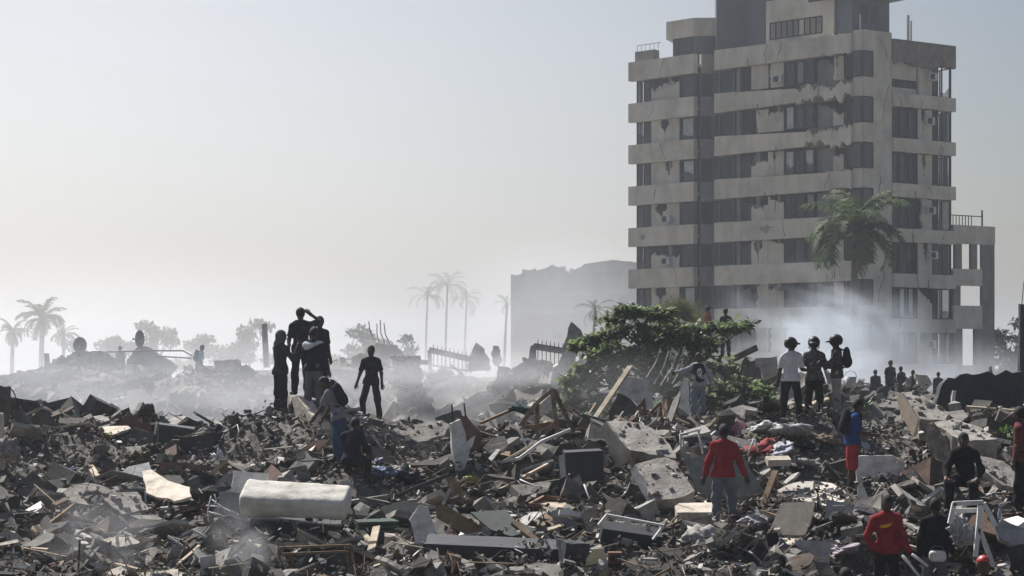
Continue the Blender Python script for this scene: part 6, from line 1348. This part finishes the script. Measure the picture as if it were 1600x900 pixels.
TONE = {'concrete': 'grey', 'concrete_dark': 'dark grey', 'plaster': 'cream', 'plaster_white': 'white', 'panel_dark': 'black', 'panel_green': 'dark green', 'wood': 'brown', 'wood_pale': 'pale', 'brick': 'dull red', 'metal_white': 'white', 'rust': 'rusty', 'metal_dark': 'dark'}
# keep the people's legs and the notable pieces clear of larger debris in front of them
KEEP = [(at(*STAND[k]).x - .42, at(*STAND[k]).x + .42, STAND[k][2] - 2.0, STAND[k][2] + .4) for k in STAND if STAND[k][2] < 50]
bpy.context.view_layer.update()
for o in list(COL.objects):
    if o.type == 'MESH' and o.name not in ('rubble_mound', 'ground', 'haze') and 25 < o.matrix_world.translation.y < 46 and o.get('kind') != 'stuff' and (o.parent is None or o.parent.name.split('.')[0] != 'person'):
        q = [o.matrix_world @ Vector(c) for c in o.bound_box]; x0, x1 = min(v.x for v in q), max(v.x for v in q); y0, y1 = min(v.y for v in q), max(v.y for v in q)
        if max(x1 - x0, max(v.z for v in q) - min(v.z for v in q)) > .3 and x1 - x0 < 3: KEEP.append((x0 - .02, x1 + .02, y0 - .8, y1 + .05))
KEEP += [(at(1345, 0, 40).x, at(1450, 0, 44).x, 39.5, 47), (at(1085, 0, 46).x, at(1105, 0, 46).x, 42, 52), (at(560, 0, 46).x, at(610, 0, 46).x, 43, 48)]
KEEP += [(at(*STAND[k]).x - .8, at(*STAND[k]).x + .8, STAND[k][2] - 9, STAND[k][2] + .5) for k in STAND if STAND[k][2] > 50]
KEEP += [(at(1355, 0, 30).x, at(1490, 0, 30).x, 25, 31.2)]
KEEPA = np.array(KEEP)
def clear_of(x, y):
    return not ((x > KEEPA[:, 0]) & (x < KEEPA[:, 1]) & (y > KEEPA[:, 2]) & (y < KEEPA[:, 3])).any()
def place(name, label, cat, group, meshes, mats, n, zone, size, lift=.0, tilt=.5, aspect=None):
    base = [(me, m) for me in meshes for m in mats]; made = {}
    for i in range(n):
        s = size(rs)
        for _try in range(14):
            px, d = rs.uniform(-20, 1620), zone(rs); x = (px - CX) / FPX * d
            if s < .22 or clear_of(x, d): break
        z = float(hgt(x, d))
        if d < 33: s *= .55 + .45 * max(0, (d - 26) / 7)
        me, m = base[rs.randrange(len(base))]; key = (me.name, m.name)
        if key not in made: mm = me.copy(); mm.materials.clear(); mm.materials.append(m); made[key] = mm
        zn = next(w for lim, w in ZONES if px < lim); tn = TONE.get(m.name.split('.')[0], m.name.replace('rag_', ''))
        lb_ = tn + ' ' + label + ' ' + (zn + (', up on the ridge' if d > 38.5 else ', low in the foreground') if d < 50 else ('left' if px < 550 else 'right' if px > 1050 else 'centre') + ' of the view')
        o = obj(name, made[key], None, None, (x, d, z + lift * s), (rs.gauss(0, tilt), rs.gauss(0, tilt), rs.uniform(0, 6.28)))
        a = aspect(rs) if aspect else (1, rs.uniform(.7, 1), rs.uniform(.7, 1)); o.scale = (s * a[0], s * a[1], s * a[2]); tag(o, lb_, cat, group)
FORE = lambda r: 26.5 + 18.5 * r.random() ** .8
MIDF = lambda r: r.uniform(56, 108)
chunks = [shard_mesh(i, .7) for i in range(8)]; plates = [plate_mesh(40 + i, .1) for i in range(8)]
place('concrete_chunk', 'broken concrete chunk', 'concrete', 'concrete chunks in the near rubble', chunks + [rough_box((1, .6, .45), .05, 900 + i, 2) for i in range(4)], [M['concrete'], M['concrete_dark'], M['concrete_dark']], 170, FORE, lambda r: .25 + .6 * r.random() ** 2.0, .12)
place('slab_fragment', 'thin slab fragment', 'slab', 'pale slab fragments in the near rubble', plates, [M['plaster'], M['plaster_white'], M['concrete'], M['concrete']], 240, FORE, lambda r: .3 + .95 * r.random() ** 2, .12, .36)
place('panel_fragment', 'board fragment', 'board', 'dark boards in the near rubble', plates, [M['panel_dark'], M['panel_green'], M['wood'], M['concrete_dark']], 170, FORE, lambda r: .4 + .9 * r.random() ** 1.6, .12, .33, lambda r: (1, r.uniform(.5, .9), .5))
pk = MB(); pk.box((0, 0, 0), (1, .07, .03)); pkm = mesh('plank', pk.V, pk.F)
place('plank', 'splintered plank', 'plank', 'loose planks in the near rubble', [pkm], [M['wood'], M['wood_pale'], M['wood_pale']], 220, FORE, lambda r: .5 + 1.4 * r.random(), .10, .25, lambda r: (1, r.uniform(.5, 1.3), r.uniform(.6, 1.2)))
bkm = block_mesh()
place('clay_block', 'hollow clay block', 'brick', 'clay blocks in the near rubble', [bkm], [M['brick'], M['brick'], M['concrete']], 90, FORE, lambda r: .3 * r.uniform(.8, 1.15), .2, .6, lambda r: (1, 1, 1))
pp = MB(); pp.tube([(-.5, 0, 0), (-.1, .03, .02), (.25, 0, -.02), (.5, -.06, .04)], .014, 6); ppm = mesh('pipe', pp.V, pp.F, True)
place('pipe', 'thin bent pipe', 'pipe', 'bent pipes in the near rubble', [ppm], [M['metal_white'], M['rust'], M['metal_dark']], 70, FORE, lambda r: r.uniform(.6, 1.5), .12, .35, lambda r: (1, 1, 1))
def strand(name, label, cat, group, n, L, r, m, sag, seed):
    r_ = random.Random(seed)
    for i in range(n):
        px, d = r_.uniform(0, 1600), 27 + 17 * r_.random(); x = (px - CX) / FPX * d; a = r_.uniform(0, 6.28); P_ = []; y = d
        for j in range(9):
            P_.append(Vector((x, y, float(hgt(x, y)) + sag[0] + sag[1] * abs(math.sin(j * 1.1 + i)) )))
            a += r_.uniform(-.8, .8); x += math.cos(a) * L / 8; y += math.sin(a) * L / 8 * .7
        mb = MB(); mb.tube(P_, r, 5); zn = next(w for lim, w in ZONES if px < lim)
        tag(mb.build(name, M[m], None, smooth=True), label + ' ' + zn + (', up on the ridge' if d > 38.5 else ', low in the foreground'), cat, group)
strand('cable', 'black loose cable looping over rubble', 'cable', 'cables over the near rubble', 26, 2.2, .012, 'cable', (.06, .16), 5)
strand('rebar', 'rusty bent steel rod', 'rebar', 'steel rods in the near rubble', 40, 1.3, .011, 'rust', (.05, .34), 6)
strand('wire', 'pale loose wire looping over rubble', 'wire', 'pale wires over the near rubble', 16, 1.6, .009, 'metal_white', (.08, .16), 8)
cl = [flat(n_, c, v=.5) for n_, c in (('rag_white', (.5, .5, .5)), ('rag_blue', (.03, .07, .2)), ('rag_red', (.22, .03, .03)), ('rag_dark', (.03, .03, .035)), ('rag_tan', (.24, .19, .14)), ('rag_grey', (.17, .17, .18)), ('rag_pale', (.40, .39, .42)))]
place('rag', 'crumpled rag', 'rag', 'rags in the near rubble', _crump, cl, 90, FORE, lambda r: r.uniform(.06, .2), .2, .3, lambda r: (1, r.uniform(.6, 1), r.uniform(.35, .7)))
place('slab_fragment', 'broken slab in the hazy far rubble,', 'slab', 'slabs in the hazy far rubble', plates, [M['concrete'], M['plaster'], M['concrete_dark']], 150, MIDF, lambda r: .6 + 1.3 * r.random() ** 2, .15, .6)
place('concrete_chunk', 'concrete lump in the hazy far rubble,', 'concrete', 'concrete lumps in the hazy far rubble', chunks, [M['concrete'], M['concrete_dark']], 130, MIDF, lambda r: .4 + .7 * r.random() ** 2, .15)

# ------------------------------------------------------------------ uncountable crushed rubble: joined, every piece real geometry
def scatter(name, label, n, temps, xr, yr, smin, smax, m, power=2.2, sink=.2, aspect=None, tilt=.7, seed=1, fan=True, lay=.10):
    g_ = np.random.default_rng(seed); Y = g_.uniform(yr[0], yr[1], n)
    X = g_.uniform(-1, 1, n) * ((.262 * Y + .5) if fan else xr)
    S = smin + (smax - smin) * g_.random(n) ** power
    S = np.where(Y < 34, S * (.5 + .5 * np.clip((Y - 25) / 9, 0, 1)), S)
    if True:
        big = S > .17; blk = np.zeros(n, bool)
        for a_, b_2, c_, e_2 in KEEP: blk |= (X > a_) & (X < b_2) & (Y > c_) & (Y < e_2)
        S = np.where(big & blk, .05 + .13 * g_.random(n), S)
    Z = hgt(X, Y) + S * sink + np.abs(g_.normal(0, lay, n)) * (S < smax * .5)
    A = np.stack([np.ones(n), g_.uniform(.55, 1, n), g_.uniform(.5, 1, n)], 1) if aspect is None else aspect(g_, n)
    rx, ry, rz = g_.normal(0, tilt, n), g_.normal(0, tilt, n), g_.uniform(0, 6.28, n)
    cx, sx, cy_, sy, cz, sz = np.cos(rx), np.sin(rx), np.cos(ry), np.sin(ry), np.cos(rz), np.sin(rz)
    Rm = np.stack([np.stack([cz * cy_, cz * sy * sx - sz * cx, cz * sy * cx + sz * sx], -1), np.stack([sz * cy_, sz * sy * sx + cz * cx, sz * sy * cx - cz * sx], -1), np.stack([-sy, cy_ * sx, cy_ * cx], -1)], 1)
    Vs, Fs, off = [], [], 0; which = g_.integers(0, len(temps), n)
    for k, (tv, tf) in enumerate(temps):
        ii = np.nonzero(which == k)[0]
        if not len(ii): continue
        P_ = tv[None] * (A[ii] * S[ii, None])[:, None]; P_ = np.einsum('nij,nvj->nvi', Rm[ii], P_) + np.stack([X[ii], Y[ii], Z[ii]], -1)[:, None]
        Vs.append(P_.reshape(-1, 3)); Fs.append((tf[None] + (np.arange(len(ii)) * len(tv))[:, None, None]).reshape(-1, tf.shape[1]) + off); off += len(ii) * len(tv)
    o = obj(name, mesh(name, np.concatenate(Vs), np.concatenate(Fs)), m); return tag(o, label, None, kind='stuff')
def tri_template(me):
    me.calc_loop_triangles(); tv = np.array([v.co[:] for v in me.vertices]); tf = np.array([t.vertices[:] for t in me.loop_triangles]); return tv, tf
def box_template(seed):
    g_ = np.random.default_rng(seed); V = np.array([(-1, -1, -1), (1, -1, -1), (1, 1, -1), (-1, 1, -1), (-1, -1, 1), (1, -1, 1), (1, 1, 1), (-1, 1, 1)], float) * .5
    V = V * np.array([(1, .9, .7), (1, .6, .35), (1, .5, .5), (1, .8, .18), (1, .45, .3), (1, .95, .5)][seed % 6]) + g_.normal(0, .05, V.shape)
    return V, np.array([(0, 2, 1), (0, 3, 2), (4, 5, 6), (4, 6, 7), (0, 1, 5), (0, 5, 4), (1, 2, 6), (1, 6, 5), (2, 3, 7), (2, 7, 6), (3, 0, 4), (3, 4, 7)])
ct = [tri_template(shard_mesh(200 + i, .6, 6)) for i in range(4)] + [box_template(i) for i in range(12)]
pt_ = [tri_template(plate_mesh(300 + i, .09)) for i in range(6)]
bt_ = [tri_template(pkm)]
RUB = island_mat('crushed_rubble', [(0, (0.043, 0.040, 0.036)), (.16, (0.082, 0.077, 0.070)), (.38, (0.133, 0.126, 0.114)), (.58, (0.194, 0.183, 0.169)), (.70, (0.086, 0.067, 0.053)), (.76, (0.116, 0.077, 0.062)), (.80, (0.267, 0.254, 0.232)), (.90, (0.361, 0.348, 0.327)), (.96, (0.447, 0.439, 0.421)), (.98, (0.022, 0.022, 0.023))])
RUB2 = island_mat('dusty_rubble', [(0, (.06, .057, .053)), (.35, (.10, .095, .086)), (.7, (.16, .15, .135)), (.9, (.27, .255, .23))])
SPL = island_mat('splinters', [(0, (.07, .052, .036)), (.3, (.14, .108, .076)), (.6, (.26, .22, .17)), (.8, (.42, .39, .35)), (.92, (.04, .037, .034))])
SCR = island_mat('scraps', [(0, (.46, .45, .44)), (.25, (.30, .285, .265)), (.45, (.20, .175, .14)), (.62, (.045, .045, .048)), (.74, (.56, .55, .54)), (.86, (.045, .07, .13)), (.89, (.16, .045, .042)), (.92, (.36, .31, .20)), (.96, (.06, .08, .065))], rough=.8)
scatter('rubble', 'crushed concrete and brick rubble covering the near mound', 26000, ct, 0, (25.5, 47), .025, .34, RUB, 4.5, .2, seed=1)
scatter('broken_lumps', 'broken lumps of masonry half buried in the near mound', 6500, ct, 0, (25.5, 46), .14, .8, RUB, 2.4, .12, seed=11, lay=.06)
scatter('plaster_crumbs', 'thin plaster and tile crumbs strewn over the near mound', 7000, pt_, 0, (25.5, 46), .08, .6, RUB, 3.0, .22, None, .5, 2, lay=.12)
scatter('broken_sheets', 'torn sheets and boards jumbled over the near mound', 2700, pt_, 0, (25.5, 46), .3, 1.3, RUB, 2.2, .16, lambda g_, n: np.stack([np.ones(n), g_.uniform(.3, .9, n), g_.uniform(.2, .7, n)], 1), .36, 12, lay=.08)
scatter('splinters', 'wood splinters and rods strewn over the near mound', 4600, bt_, 0, (26, 45), .15, 1.5, SPL, 2.2, .06, lambda g_, n: np.stack([np.ones(n), g_.uniform(.2, .7, n), g_.uniform(.4, 1, n)], 1), .34, 3, lay=.2)
scatter('paper_scraps', 'paper, plastic and cloth scraps strewn over the near mound', 4200, pt_, 0, (26, 45), .05, .36, SCR, 2.4, .15, lambda g_, n: np.stack([np.ones(n), g_.uniform(.5, 1, n), g_.uniform(.15, .5, n)], 1), .55, 4, lay=.18)
scatter('far_rubble', 'dusty rubble covering the hazy mounds behind the ridge', 26000, ct, 0, (47, 118), .08, .9, RUB2, 3.6, .2, seed=5)
scatter('far_plates', 'broken plates strewn over the hazy mounds behind the ridge', 5000, pt_, 0, (50, 118), .2, 1.4, RUB2, 3.4, .2, None, .6, 6)
